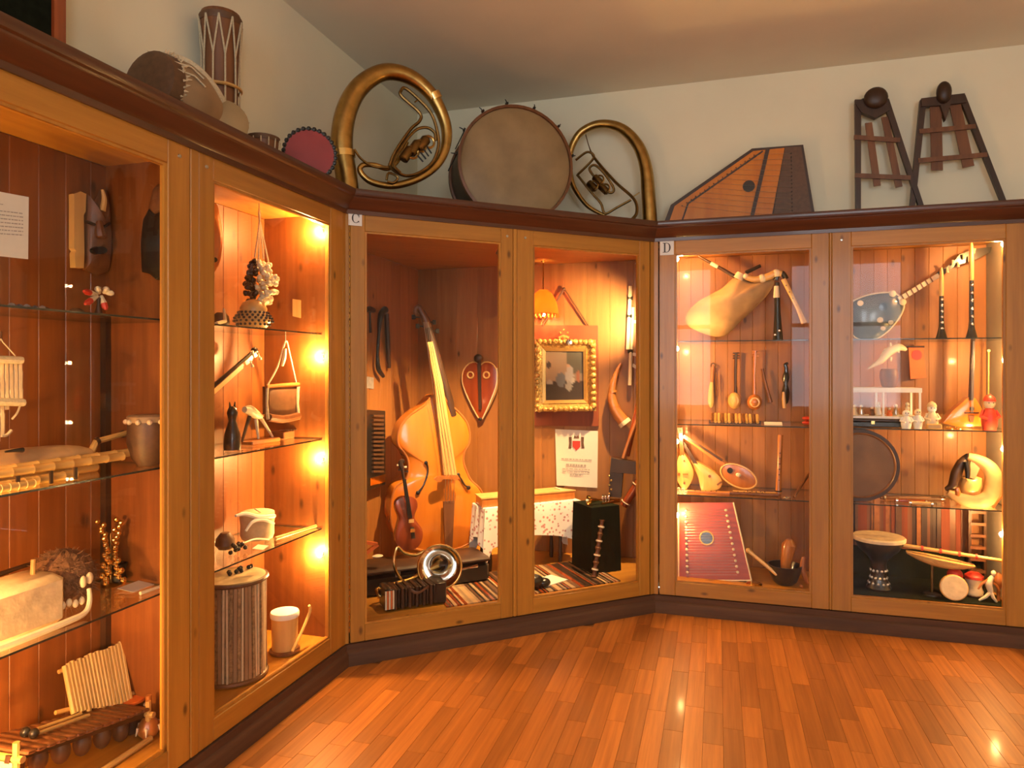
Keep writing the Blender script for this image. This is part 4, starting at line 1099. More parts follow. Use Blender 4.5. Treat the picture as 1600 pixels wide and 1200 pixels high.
for k, (a, b_, va, vb, nm) in enumerate(((430, 502, .12, .08, 'nearer the pane'), (441, 500, .34, .12, 'farther from the pane'))):
    A, B_ = L.P(L.U(a, va), va, zz + .010), L.P(L.U(b_, vb), vb, zz + .010)
    mb = MB().tube([A, A.lerp(B_, .5), B_], [.010, .008, .007], 8); solo('reed_flute', 'thin pale reed flute lying right of the cloth drum, the one ' + nm, 'flute', mb, MAT['reed'], L.rz, group='reed flutes on the third shelf')
card('label_card', 'small white card in front of the cloth drum', L, L.U(407, .10), .10, zz, .075, .05, .12, rot=.3)

# tall bark drum and small drum on the cabinet floor
zz = ZF; c = L.P(-.665, .19, zz); r = .138; hgt = L.pix(380, 893, .19).z - zz
t = Thing('bark_drum', 'tall drum covered in rough striped bark at the foot of the left cabinet', 'drum', c, L.rz)
t.part('drum_body', MB().lathe(c, [(r * .97, 0), (r * .98, hgt * .3), (r * .97, hgt * .7), (r * .99, hgt)], n=40), MAT['bark'])
lth = MB().box(V((0, 0, 0)), (.012, .016, hgt * .93)); sm1 = mesh_of('bark_strip', lth, MAT['bark'], V((0, 0, 0)), 0, 0)
lth = MB().box(V((0, 0, 0)), (.008, .013, hgt * .93)); sm2 = mesh_of('bark_strip', lth, MAT['cream'], V((0, 0, 0)), 0, 0)
lth = MB().box(V((0, 0, 0)), (.014, .012, hgt * .93)); sm3 = mesh_of('bark_strip', lth, MAT['hide'], V((0, 0, 0)), 0, 0)
rr_ = random.Random(8)
for i in range(56):
    a = 6.283 * i / 56; q = c + V((math.cos(a) * r * rr_.uniform(.985, 1.015), math.sin(a) * r * rr_.uniform(.985, 1.015), hgt * .5))
    t.share('bark_strip', (sm1, sm2, sm3, sm1)[rr_.randrange(4)], q, (rr_.uniform(-.015, .015), rr_.uniform(-.01, .01), a - t.rz + math.pi / 2))
for h in (.015, hgt - .008): t.part('hoop', MB().torus(c + Z * h, r * 1.05, .011, Z, 36, 8), MAT['leather'])
t.part('drum_head', MB().lathe(c + Z * hgt, [(r * 1.04, -.01), (r * 1.03, .003), (r * .9, .008), (.001, .006)], n=36), MAT['cream'])
t = Thing('bead_rattle', 'short string of dark beads lying on the bark drum head', 'beads', c + Z * (hgt + .008), L.rz)
for i in range(8): t.share('bead', bs, c + Z * (hgt + .016) + L.u * (-.02 + i * .019) + L.n * (.02 * math.sin(i * 1.7)))

c = L.P(-.372, .12, zz); r = .066; hgt = L.pix(466, 944, .12).z - zz
t = Thing('small_drum', 'small pale cylindrical drum with a bright white head beside the bark drum', 'drum', c, L.rz)
t.part('drum_body', MB().lathe(c, [(r * .92, 0), (r * .96, hgt * .9), (r * .98, hgt)], n=28), MAT['yellow'])
t.part('drum_head', MB().lathe(c + Z * hgt, [(r * 1.04, -.022), (r * 1.06, -.004), (r, .004), (.001, .004)], n=28), MAT['white'])
t.part('foot_hoop', MB().torus(c + Z * .012, r * .98, .010, Z, 28, 6), MAT['brown'])
sb = MB(); ptube(sb, L, [(483, 946), (484, 956), (470, 990), (456, 1018)], [2, 2.4, 2.4, 2.8], .055, 7, 3); solo('drum_stick', 'pale crooked drumstick leaning on the small white-headed drum', 'drumstick', sb, MAT['reed'], L.rz)

# ================================================================ inside the corner cabinet
# striped rug on the cabinet floor
ru = MB(); cols = [MAT['redwood'], MAT['black'], MAT['hide'], MAT['leather'], MAT['darkwood'], MAT['green'], MAT['skin_bag']]
u_, rr_ = .60, random.Random(4)
while u_ < 1.80:
    w_ = rr_.uniform(.008, .020); k = rr_.randrange(7)
    q = [C.P(u_, .065, ZF + .001), C.P(u_ + w_, .065, ZF + .001), C.P(u_ + w_ + .03, .60, ZF + .001), C.P(u_ + .03, .60, ZF + .001)]
    ru.prism(q, Z * .006, mi=k); u_ += w_
solo('striped_rug', 'multicoloured striped woven rug on the corner cabinet floor', 'rug', ru, cols, C.rz, smooth=0)

# low black case behind the horn
t = Thing('instrument_case', 'long black instrument case lying behind the silver horn', 'case', C.P(.60, .56, ZF), C.rz)
t.part('case_body', cbox(C, .17, 1.02, .42, .70, ZF, ZF + .13, bev=.02), MAT['black']); t.part('case_lid', cbox(C, .165, 1.025, .415, .705, ZF + .132, ZF + .165, bev=.012), MAT['darkwood'])
for u_ in (.40, .80): t.part('latch', MB().box(C.P(u_, .413, ZF + .128), (.03, .008, .035), C.ax), MAT['steel'])

# double bass
vb = .93
def cp(x, y): return (530 + x / 2.859, 600 + y / 2.859)
out = [(418, 52), (380, 95), (325, 132), (282, 178), (262, 230), (266, 275), (290, 303), (308, 340), (311, 385), (298, 428), (255, 458), (235, 515), (229, 580), (238, 640), (268, 698), (330, 734), (420, 746), (520, 738), (590, 705), (635, 652), (655, 590), (650, 522), (628, 468), (590, 432), (570, 392), (555, 345), (560, 300), (579, 268), (583, 222), (568, 168), (530, 122), (485, 82), (460, 50)]
bs_out = closed_spline([cp(*p) for p in out], 3)
t = Thing('double_bass', 'honey-coloured double bass leaning in the corner cabinet', 'double bass', C.P(C.U(690, vb), vb + .08, ZF), C.rz)
body = t.part('body', MB().pillow(C.poly(bs_out, vb), C.n * .17, -C.n * .045, ins=(1, .975, .92, .78, .5, .2)), MAT['honey'])
ed = C.poly(bs_out, vb - .002)
t.part('edging', MB().tube(ed, .008, 6, closed=True), MAT['amber'], parent=body)
for pts in ([(388, 352), (396, 375), (392, 410), (375, 455), (352, 486)], [(532, 405), (545, 425), (560, 450), (578, 463)]):
    f_ = MB(); ptube(f_, C, [cp(*p) for p in pts], [2.2, 1.2, 1.6, 1.2, 2.2], vb - .045, 6, 4); f_.ball(C.pix(*cp(*pts[0]), vb - .045), (.014, .006, .014), C.ax, 8, 6); f_.ball(C.pix(*cp(*pts[-1]), vb - .045), (.016, .006, .016), C.ax, 8, 6)
    t.part('sound_hole', f_, MAT['black'], parent=body)
nk = [(659, 486), (666, 500), (700, 622), (706, 650)]
t.part('neck', MB().tube([C.pix(x, y, vb + .02) for x, y in nk], [.022, .028, .036, .040], 10), MAT['darkwood'])
fb = MB().prism(C.poly([(668, 535), (676, 533), (692, 600), (714, 742), (694, 742), (679, 600)], vb - .075), C.n * .03)
t.part('fingerboard', fb, MAT['yellow'], label='fingerboard with its highlight painted in as a pale colour')  # pale colour stands in for light reflected off the fingerboard
sc_ = MB(); ptube(sc_, C, [(668, 512), (664, 498), (658, 487), (654, 480), (649, 483), (650, 490), (655, 491)], [7, 6, 5, 5, 4, 3.5, 2.5], vb - .01, 10, 4); t.part('scroll', sc_, MAT['brown'])
for k, (x, y, s_) in enumerate(((661, 496, -1), (664, 503, 1), (667, 510, -1), (669, 517, 1))):
    q = C.pix(x, y, vb); pg = MB().tube([q, q + C.u * s_ * .055], [.006, .005], 6); pg.box(q + C.u * s_ * .068, (.028, .008, .034), C.ax, bev=.003); t.part('tuning_peg', pg, MAT['black'])
t.part('bridge', plate_px(C, [cp(425, 424), cp(440, 412), cp(530, 408), cp(538, 420), cp(525, 432), cp(500, 424), cp(470, 426), cp(440, 438)], vb - .12, .02), MAT['amber'])
br = MB().box(C.pix(*cp(478, 420), vb - .075), (.10, .02, .02), C.ax); t.part('bridge_foot', br, MAT['amber'])
t.part('tailpiece', plate_px(C, [cp(466, 525), cp(516, 522), cp(506, 735), cp(474, 738)], vb - .075, .014), MAT['brown'])
for k in range(4):
    f_ = k / 3; t.part('string', MB().tube([C.pix(662 + 7 * f_, 503, vb - .07), C.pix(696 + 15 * f_, 742, vb - .122), C.pix(*cp(474 + 34 * f_, 530), vb - .078)], .0016, 4), MAT['steel'])
q = C.pix(*cp(430, 744), vb + .08); t.part('endpin', MB().tube([q, V((q.x, q.y, ZF))], .010, 8), MAT['steel'])

# dark violin in front of it
vv = .60
vo = [(268, 512), (292, 503), (325, 505), (345, 520), (350, 548), (340, 575), (336, 598), (350, 620), (370, 650), (372, 690), (352, 728), (318, 742), (285, 738), (258, 715), (250, 680), (258, 640), (266, 608), (262, 585), (252, 560), (252, 532)]
t = Thing('violin', 'dark red-brown violin leaning against the double bass', 'violin', C.pix(*cp(315, 742), vv), C.rz)
body = t.part('body', MB().pillow(C.poly(closed_spline([cp(*p) for p in vo], 3), vv), C.n * .045, -C.n * .015, ins=(1, .95, .8, .5, .2)), MAT['redwood'])
t.part('neck', MB().tube([C.pix(*cp(p[0], p[1]), vv) for p in ((303, 520), (290, 430), (281, 375))], [.012, .010, .010], 8), MAT['darkwood'])
t.part('fingerboard', bar(MB(), C, cp(292, 425), cp(318, 600), 4.5, vv - .032, .008, 6.5), MAT['black'])
t.part('scroll', ptube(MB(), C, [cp(281, 378), cp(274, 352), cp(283, 342), cp(288, 352)], [4, 4, 3, 2], vv, 8, 4), MAT['darkwood'])
for k, s_ in enumerate((-1, 1, -1, 1)): q = C.pix(*cp(278 + k * 3, 362 + k * 10), vv); t.part('peg', MB().tube([q, q + C.u * s_ * .03], [.004, .007], 6), MAT['bone' if k < 2 else 'black'])
t.part('bridge', MB().box(C.pix(*cp(322, 612), vv - .028), (.034, .006, .022), C.ax), MAT['yellow'])
t.part('tailpiece', plate_px(C, [cp(318, 640), cp(334, 638), cp(340, 690), cp(324, 692)], vv - .03, .006), MAT['black']); t.part('fine_tuner', MB().box(C.pix(*cp(328, 655), vv - .034), (.03, .008, .02), C.ax), MAT['bright_brass'])

# heart-shaped lute on the back wall
h_ = [(750, 571), (744, 566), (733, 568), (724, 579), (722, 595), (727, 612), (737, 634), (747, 652), (752, 656), (757, 650), (768, 628), (776, 608), (778, 592), (775, 576), (767, 567), (757, 566)]
t = Thing('heart_lute', 'heart-shaped red lute with two ring-shaped sound holes on the back boards', 'lute', D.pix(751, 658, .47), D.rz)
t.part('body', pil(D, h_, .465, .03, .012, 2, ins=(1, .94, .7, .3)), MAT['redwood'])
t.part('purfling', MB().tube(D.poly(closed_spline(h_, 2), .463), .006, 5, closed=True), MAT['yellow'])
for x in (735, 760): t.part('rosette', MB().torus(D.pix(x, 586, .450), .024, .007, D.n, 18, 6), MAT['yellow'])
t.part('fingerboard', bar(MB(), D, (748, 556), (750, 640), 5, .440, .012, 4), MAT['darkwood'])
t.part('pegbox', MB().ball(D.pix(747, 560, .445), (.036, .02, .034), D.ax, 14, 10), MAT['darkwood'])
bw = MB(); ptube(bw, D, [(776, 575), (776, 600), (766, 628), (754, 654)], [1, 1.5, 1.5, 1], .445, 5); t.part('bow', bw, MAT['bone'])
t.part('tailpiece', MB().ball(D.pix(750, 655, .45), (.018, .012, .014), D.ax, 8, 6), MAT['black'])

# left wall of the corner cabinet
t = Thing('hanging_horn', 'thin dark crooked horn hanging on the left side wall of the corner cabinet', 'horn', L.pix(596, 590, .37), L.rz)
mb = MB(); ptube(mb, L, [(602, 484), (595, 493), (592, 520), (590, 550), (591, 575), (599, 588)], [6, 5, 2.6, 2.4, 4, 3], .36, 9, 4); t.part('horn_tube', mb, MAT['black'])
t.part('shaft', ptube(MB(), L, [(604, 490), (606, 535), (608, 575)], [4, 4, 3], .375, 8, 2), MAT['darkwood'])
mb = MB(); ptube(mb, L, [(572, 484), (578, 483), (584, 485)], [4, 5, 4], .34, 8, 3); ptube(mb, L, [(578, 488), (579, 520)], [1.5, 2.4], .36, 6, 1); solo('wall_bracket', 'small dark bracket on the side wall left of the crooked horn', 'bracket', mb, MAT['darkwood'], L.rz)
mb = plate_px(L, [(571, 588), (584, 590), (584, 608), (571, 606)], .395, .002); solo('photo_print', 'tiny grey photograph pinned on the side wall under the bracket', 'photograph', mb, MAT['greyink'], L.rz)
t = Thing('ribbed_instrument', 'tall black ribbed instrument with a brass plate on the side wall', 'concertina', L.pix(588, 768, .34), L.rz)
t.part('case', plate_px(L, [(571, 640), (602, 642), (602, 757), (571, 768)], .34, .055), MAT['black'])
for k in range(14): y = 648 + k * 6.7; t.part('rib', plate_px(L, [(584, y), (600, y), (600, y + 3.4), (584, y + 3.4)], .325, .02), MAT['leather'])
t.part('brass_plate', plate_px(L, [(579, 747), (602, 741), (602, 753), (579, 759)], .33, .012), MAT['bright_brass'])

# silver horn, bell towards the room
def cp(x, y): return (560 + x / 6.154, 820 + y / 6.154)
bc = C.pix(687, 886, .30); axb = (V((.10, -.90, .12))).normalized()
t = Thing('silver_horn', 'polished silver-belled horn with a coiled tube lying before the double bass', 'horn', V((bc.x, bc.y, ZF)), C.rz)
r = 34 * mpp(bc)
bell = t.part('bell', MB().lathe(bc, [(r * 1.02, 0), (r * 1.03, -.004), (r * .86, -.018), (r * .6, -.05), (r * .36, -.10), (r * .22, -.17), (r * .20, -.17), (r * .33, -.10), (r * .57, -.048), (r * .84, -.014), (r * .99, .001)], axb, 40, cap=False), MAT['silver'])
t.part('bell_rim', MB().torus(bc, r * 1.0, .006, axb, 40, 8), MAT['bright_brass'], parent=bell)
mb = MB(); P = spline([tuple(bc - axb * .165), tuple(C.pix(660, 895, .38)), tuple(C.pix(640, 906, .36)), tuple(C.pix(594, 918, .30)), tuple(C.pix(590, 926, .26)), tuple(C.pix(600, 932, .24)), tuple(C.pix(640, 922, .24))], 6)
mb.tube(P, lerp_list([.030, .020, .014, .010, .010, .010, .009], len(P)), 10); t.part('main_tube', mb, MAT['brass'])
mb = MB(); ptube(mb, C, [(628, 906), (619, 893), (616, 877), (618, 862), (622, 855), (632, 864), (650, 867), (664, 860)], [2.4, 2.6, 2.8, 2.6, 2.4, 2.6, 2.6, 2.4], .36, 8, 5); t.part('slide_loop', mb, MAT['bright_brass'])
mb = MB(); ptube(mb, C, [(720, 890), (732, 887), (746, 884)], [1.6, 1.6, 2.6], .38, 7, 3); t.part('mouthpiece', mb, MAT['silver'])

# small accordion
c = C.P(.43, .20, ZF)
t = Thing('accordion', 'small black accordion with pale keys at the front of the corner cabinet', 'accordion', c, C.rz)
for u_, w_ in ((-.155, .05), (.155, .07)): t.part('end_box', MB().box(c + C.u * u_ + Z * .072, (w_, .15, .128), C.ax, bev=.008), MAT['black'])
for k in range(12): t.part('bellows_fold', MB().box(c + C.u * (-.12 + k * .0215) + Z * .070, (.017, .14 if k % 2 else .155, .11 if k % 2 else .122), C.ax, bev=.004), MAT['black' if k % 2 else 'darkwood'])
for k in range(5): t.part('key', MB().box(c - C.u * (.178 - k * .011) - C.n * .079 + Z * .072, (.008, .008, .105), C.ax), MAT['bone' if k % 2 == 0 else 'orange'])
t.part('strap', MB().tube(spline([tuple(c - C.u * .05 - C.n * .05 + Z * .13), tuple(c - C.n * .10 + Z * .10), tuple(c + C.u * .08 - C.n * .07 + Z * .12)], 5), .010, 6, flat=.3), MAT['leather'])

# small pieces at the left edge
t = Thing('wooden_clapper', 'orange folded wooden clapper at the left edge beside the violin', 'clapper', C.P(.10 + .06, .48, ZF + .165), C.rz)
for a, b_ in (((571, 848), (590, 851)), ((591, 851), (571, 866))): t.part('arm', bar(MB(), C, a, b_, 5, .46, .02), MAT['orange'])
mb = MB(); mb.ball(C.pix(590, 869, .45), (.035, .025, .010), C.ax, 12, 6); solo('ivory_whistle', 'pale ivory whistle on the black case below the orange clapper', 'whistle', mb, MAT['bone'], C.rz)

# pendant lamp
pl = D.pix(848, 400, .22); pz = [C.pix(850, y, .80).z for y in (405, 453, 492)]
lc_ = C.pix(849, 472, .80)
t = Thing('pendant_lamp', 'lit pendant lamp with a scalloped amber glass shade', 'lamp', V((lc_.x, lc_.y, pz[2])), C.rz)
t.part('rod', MB().tube([V((lc_.x, lc_.y, ZCE)), V((lc_.x, lc_.y, pz[1]))], .005, 8), MAT['bright_brass'])
rs = MB().lathe(V((lc_.x, lc_.y, pz[0])), [(.004, -.03), (.018, -.015), (.012, 0), (.022, .012), (.01, .03)], n=14)
t.part('ceiling_rose', rs, MAT['bright_brass'])
for k in range(3): a = k * 2.09; q = V((lc_.x + math.cos(a) * .03, lc_.y + math.sin(a) * .03, pz[0] + .025)); t.part('rose_bud', MB().ball(q, .010, nu=8, nv=6), MAT['bright_brass'])
hh = pz[1] - pz[2]
sh_ = t.part('lamp_shade', MB().lathe(V((lc_.x, lc_.y, pz[2])), [(.114, 0), (.110, hh * .25), (.095, hh * .55), (.065, hh * .85), (.03, hh), (.028, hh), (.062, hh * .83), (.091, hh * .53), (.106, hh * .24), (.111, 0)], n=32, cap=False), MAT['shade'])
bm2 = mesh_of('glass_drop', MB().ball(V((0, 0, 0)), (.010, .010, .014), nu=8, nv=6), MAT['shade'], V((0, 0, 0)), 0)
for k in range(22): a = 6.283 * k / 22; t.share('glass_drop', bm2, V((lc_.x + math.cos(a) * .112, lc_.y + math.sin(a) * .112, pz[2] - .006)), parent=None)
q = V((lc_.x, lc_.y, pz[2] + .012)); t.part('bulb', MB().ball(q, (.020, .020, .022), nu=14, nv=10), MAT['bulb'])
ld = bpy.data.lights.new('pendant_light', 'POINT'); ld.energy = 10; ld.color = BULB_COL; ld.shadow_soft_size = .03
lo = bpy.data.objects.new('pendant_light', ld); COL.objects.link(lo); lo.parent = t.o; lo.location = (0, 0, .055)

# gilt-framed painting on a dark board
def cp(x, y): return (810 + x / 4, 360 + y / 4)
vq = .475
t = Thing('gilt_painting', 'gilt-framed figure painting on a red-brown board hung by a cord', 'painting', D.pix(886, 665, vq), D.rz)
t.part('backing_board', plate_px(D, [cp(85, 592), cp(495, 594), cp(500, 1225), cp(85, 1220)], vq + .004, .02), MAT['redboard'])
F0 = [(105, 682), (480, 684), (484, 1128), (103, 1132)]; F1 = [(150, 735), (425, 738), (428, 1078), (150, 1082)]; F2 = [(170, 755), (405, 757), (408, 1058), (170, 1062)]
def frame_ring(A, B_, va, vb_, depth):
    mb = MB(); n_ = 4
    for i in range(n_):
        j = (i + 1) % n_; q = [D.pix(*cp(*A[i]), va), D.pix(*cp(*A[j]), va), D.pix(*cp(*B_[j]), vb_), D.pix(*cp(*B_[i]), vb_)]
        mb.prism(q, D.n * depth)
    return mb
gf = t.part('gilt_frame', frame_ring(F0, F1, vq - .045, vq - .020, .02), MAT['gold'])
t.part('gilt_slip', frame_ring(F1, F2, vq - .026, vq - .016, .012), MAT['gold_flat'], parent=gf)
rr_ = random.Random(6); ob = MB()
for i in range(4):
    a, b_ = F0[i], F0[(i + 1) % 4]
    for k in range(11):
        f_ = (k + .5) / 11; x = a[0] + (b_[0] - a[0]) * f_; y = a[1] + (b_[1] - a[1]) * f_
        x += (294 - x) * .07; y += (906 - y) * .06; q = D.pix(*cp(x, y), vq - .045)
        t.part('gilt_leaf', MB().ball(q, (rr_.uniform(.016, .024), .014, rr_.uniform(.016, .024)), D.ax, 8, 6, jit=.1), MAT['gold'], parent=gf)
cw = MB()
for x, y, r_ in ((285, 668, 10), (262, 640, 6), (285, 622, 6), (308, 640, 6), (240, 690, 9), (332, 690, 9)): cw.ball(D.pix(*cp(x, y), vq - .05), (r_ * .0013, .012, r_ * .0015), D.ax, 8, 6)
ptube(cw, D, [cp(255, 672), cp(285, 660), cp(315, 672)], 2, vq - .045, 6, 3)
t.part('crown_ornament', cw, MAT['gold'], parent=gf)
t.part('medallion', MB().lathe(D.pix(*cp(316, 700), vq - .058), [(.022, 0), (.022, .005), (.001, .008)], -D.n, 16), MAT['silver'], parent=gf)
def printed(t, name, cab, quad, v, fn, nx=24, ny=32, off=.0):
    """a flat painted panel: colours of the picture itself on a fine grid"""
    mb = MB(); P = [cab.pix(*p, v) for p in quad]
    vs = []; fs = []
    for j in range(ny + 1):
        for i in range(nx + 1):
            a = P[0].lerp(P[1], i / nx); b_ = P[3].lerp(P[2], i / nx); vs.append(a.lerp(b_, j / ny))
    for j in range(ny):
        for i in range(nx): k = j * (nx + 1) + i; fs.append((k, k + 1, k + nx + 2, k + nx + 1))
    mb.add(vs, fs)
    o = t.part(name, mb, MAT['print'], smooth=0); ca_ = o.data.color_attributes.new('print', 'FLOAT_COLOR', 'POINT')
    for j in range(ny + 1):
        for i in range(nx + 1): ca_.data[j * (nx + 1) + i].color = (*fn(i / nx, j / ny), 1)
    return o
def scene_(x, y):
    sky = V((.34, .24, .15)).lerp(V((.20, .15, .10)), x) if y < .62 else V((.035, .022, .014))
    if x > .55 and y < .45: sky = V((.09, .08, .055))
    def blob(cx, cy, rx, ry): return ((x - cx) / rx) ** 2 + ((y - cy) / ry) ** 2 < 1
    if blob(.08, .28, .07, .07): sky = V((.05, .04, .04))
    for cx, cy, rx, ry, c_ in ((.40, .58, .12, .16, (.12, .13, .14)), (.64, .50, .11, .20, (.34, .32, .29)), (.60, .30, .05, .045, (.42, .27, .17)), (.62, .72, .09, .10, (.25, .23, .20)), (.10, .63, .08, .05, (.36, .32, .26)), (.86, .52, .05, .12, (.28, .10, .05)), (.38, .42, .04, .04, (.35, .22, .14)), (.72, .60, .05, .05, (.40, .36, .3))):
        if blob(cx, cy, rx, ry): sky = V(c_)
    return tuple(sky)
printed(t, 'canvas', D, [cp(*p) for p in F2], vq - .004, scene_)
cd = MB(); ptube(cd, D, [cp(150, 594), cp(285, 366)], 1.5, vq, 5, 1); ptube(cd, D, [cp(285, 366), cp(436, 594)], 1.5, vq, 5, 1); cd.ball(D.pix(*cp(285, 366), vq), .012, nu=8, nv=6); t.part('hanging_cord', cd, MAT['leather'])

# certificate
def cp(x, y): return (740 + x / 3.53, 640 + y / 3.53)
Q = [cp(450, 108), cp(686, 118), cp(682, 432), cp(458, 418)]
t = Thing('certificate', 'white certificate with a crowned coat of arms below the gilt painting', 'certificate', D.pix(902, 762, .49), D.rz)
t.part('sheet', plate_px(D, Q, .492, .003), MAT['paper'])
em = t.part('shield', plate_px(D, [cp(546, 172), cp(588, 173), cp(588, 205), cp(567, 226), cp(546, 204)], .489, .002), MAT['red'])
mb = MB()
for s_ in (-1, 1):
    mb.prism(D.poly([cp(567 + s_ * 26, 150), cp(567 + s_ * 42, 152), cp(567 + s_ * 40, 185), cp(567 + s_ * 44, 214), cp(567 + s_ * 28, 214), cp(567 + s_ * 26, 185)], .4895), D.n * .002)
mb.prism(D.poly([cp(552, 158), cp(556, 142), cp(567, 150), cp(578, 142), cp(582, 158)], .4895), D.n * .002)
t.part('supporters_and_crown', mb, MAT['leather'], parent=em)
t.part('printed_text', marks(D, [cp(484, 268) + cp(655, 276) + (1.6,), cp(510, 298) + cp(620, 304) + (3.4,), cp(490, 322) + cp(640, 330) + (1.4,), cp(490, 338) + cp(640, 345) + (1.4,), cp(532, 354) + cp(602, 358) + (2.2,)], .4885), MAT['greyink'], kind='stuff')

# cloth-covered side table with box zither
uA, uB, zt = C.U(756, .60), C.U(906, .60), .645
t = Thing('side_table', 'small dark wooden table under a white printed cloth', 'table', C.P((uA + uB) / 2, .70, ZF), C.rz)
t.part('table_top', cbox(C, uA + .02, uB - .02, .60, .80, zt - .03, zt), MAT['darkwood'])
for u_ in (uA + .06, uB - .14):
    for v_ in (.64, .78): t.part('leg', MB().lathe(C.P(u_, v_, ZF), [(.014, 0), (.018, .06), (.012, .15), (.020, .28), (.016, zt - .03 - ZF)], n=10), MAT['darkwood'])
mb = MB(); n_ = 40; w0, w1 = uA, uB
loop = []                                            # cloth: flat top, wavy skirt on all sides
per = [(w0, .58), (w1, .58), (w1, .82), (w0, .82)]
for i in range(4):
    a, b_ = per[i], per[(i + 1) % 4]
    for k in range(n_ // 2): f_ = k / (n_ // 2); loop.append((a[0] + (b_[0] - a[0]) * f_, a[1] + (b_[1] - a[1]) * f_, i, f_))
rings = []
cu_, cv_ = (w0 + w1) / 2, .70
for h, inset in ((0.006, .5), (.006, .985), (.001, 1.0), (-.10, 1.02), (-.22, 1.04), (-.30, 1.05)):
    ring = []
    for j, (u_, v_, i, f_) in enumerate(loop):
        wv = math.sin(j * .9) * .012 * max(0, -h / .26); cor = 1 - min(f_, 1 - f_) * 2
        hz = h * (1 - .30 * math.sin(min(f_, 1 - f_) * math.pi) + .25 * (cor > .8)) if h < 0 else h
        du, dv = u_ - cu_, v_ - cv_; ring.append(C.P(cu_ + du * inset + wv * (1 if i % 2 else 0), cv_ + dv * inset + wv * (0 if i % 2 else 1), zt + hz))
    rings.append(ring)
mb.rings(rings, cap=False); n2 = len(loop); mb.f.append(tuple(range(n2))); mb.m.append(0)
m, nt, b = new_mat('printed_cloth'); vec, _ = coords(nt, (34, 34, 34)); vo = nt.nodes.new('ShaderNodeTexVoronoi'); vo.inputs['Scale'].default_value = 1; nt.links.new(vec, vo.inputs['Vector'])
nt.links.new(ramp(nt, vo.outputs['Distance'], [(.22, (.50, .22, .20)), (.36, (.76, .70, .62))]), b.inputs['Base Color']); b.inputs['Roughness'].default_value = .8
solo('tablecloth', 'white cloth with a small red print draped over the side table', 'tablecloth', mb, m, C.rz)
t = Thing('box_zither', 'flat pale box zither lying on the printed tablecloth', 'zither', C.P((uA + uB) / 2 - .02, .70, zt + .007), C.rz)
q = [C.P(uA - .005, .62, zt + .008), C.P(uB - .02, .64, zt + .008), C.P(uB - .10, .80, zt + .008), C.P(uA + .02, .80, zt + .008)]
t.part('box', MB().prism(q, Z * .055), MAT['amber']); t.part('lid', MB().prism([p + Z * .056 + (p - C.P((uA + uB) / 2, .77, zt)) * .02 for p in q], Z * .008), MAT['yellow'])
t.part('pin_block', MB().box(C.P(uB - .12, .71, zt + .076), (.02, .10, .012), C.ax), MAT['bone'])

# dark draped stand with a trumpet-like shawm on it
uA, uB, zt = C.U(908, .42), C.U(1010, .42), .655
uB = min(uB, 1.93)
t = Thing('draped_stand', 'low stand draped in dark green cloth at the right of the corner cabinet', 'stand', C.P((uA + uB) / 2, .45, ZF), C.rz)
t.part('stand_top', cbox(C, uA, uB, .28, .53, zt - .025, zt), MAT['brown'])
mb = MB(); rings = []
per = [(uA, .28), (uB, .28), (uB, .53), (uA, .53)]
for z_, sp in ((zt + .003, 1.01), (zt - .1, 1.03), (ZF + .2, 1.05), (ZF + .004, 1.06)):
    ring = []
    for i in range(4):
        a, b_ = per[i], per[(i + 1) % 4]
        for k in range(12):
            f_ = k / 12; u_ = a[0] + (b_[0] - a[0]) * f_; v_ = a[1] + (b_[1] - a[1]) * f_; w_ = 1 + .03 * math.sin(k * 2.1 + i) * (zt - z_) / .45
            ring.append(C.P((uA + uB) / 2 + (u_ - (uA + uB) / 2) * sp * w_, .405 + (v_ - .405) * sp * w_, z_))
    rings.append(ring)
mb.rings(rings); t.part('drape', mb, MAT['green'])
A, B_ = C.P(C.U(920, .36), .36, zt + .040), C.P(C.U(970, .36), .38, zt + .020)
t = Thing('small_trumpet', 'little brass trumpet lying on the dark draped stand', 'trumpet', A.lerp(B_, .5) - Z * .03, C.rz)
d = (B_ - A).normalized(); t.part('bell', MB().lathe(A, [(.034, 0), (.030, .006), (.018, .03), (.010, .07), (.008, .07), (.015, .03), (.027, .008)], d, 22, cap=False), MAT['bright_brass'])
t.part('tube', MB().tube([A + d * .06, A.lerp(B_, .8), B_, B_ + V((0, 0, -.012)), A.lerp(B_, .4) + V((0, -.02, -.024))], .008, 8), MAT['bright_brass'])
for k in range(3): t.part('valve', MB().lathe(A.lerp(B_, .45 + .1 * k) - Z * .03, [(.009, 0), (.009, .055), (.004, .06), (.007, .066)], n=10), MAT['silver'])
t = Thing('carved_pipe', 'long beaded brown wooden pipe leaning on the dark draped stand', 'pipe', C.P(C.U(928, .20), .20, ZF + .008), C.rz)
A, B_ = C.pix(941, 812, .235), C.P(C.U(928, .20), .20, ZF + .012); P = []; rd = []
for k in range(25): P.append(A.lerp(B_, k / 24)); rd.append(.013 + .008 * (k % 3 == 0))
t.part('pipe_body', MB().tube(P, rd, 10), MAT['brown'])
for k in (3, 9, 15, 21): t.part('bone_ring', MB().lathe(A.lerp(B_, k / 24), [(.0225, -.005), (.0225, .005)], (B_ - A).normalized(), 12), MAT['bone'])
solo('music_sheet', 'pale sheet of paper lying on the striped rug', 'paper', MB().box(C.P(1.36, .25, ZF + .010), (.22, .15, .004), (C.u * .94 + C.n * .34, C.n * .94 - C.u * .34, Z)), MAT['paper'], C.rz)
mb = MB().ball(C.P(1.20, .17, ZF + .05), (.085, .06, .045), C.ax, 16, 10); mb.ball(C.P(1.28, .16, ZF + .035), (.05, .04, .03), C.ax, 12, 8); solo('bellows_pouch', 'black leather pouch on the rug beside the pale sheet', 'pouch', mb, MAT['black'], C.rz)

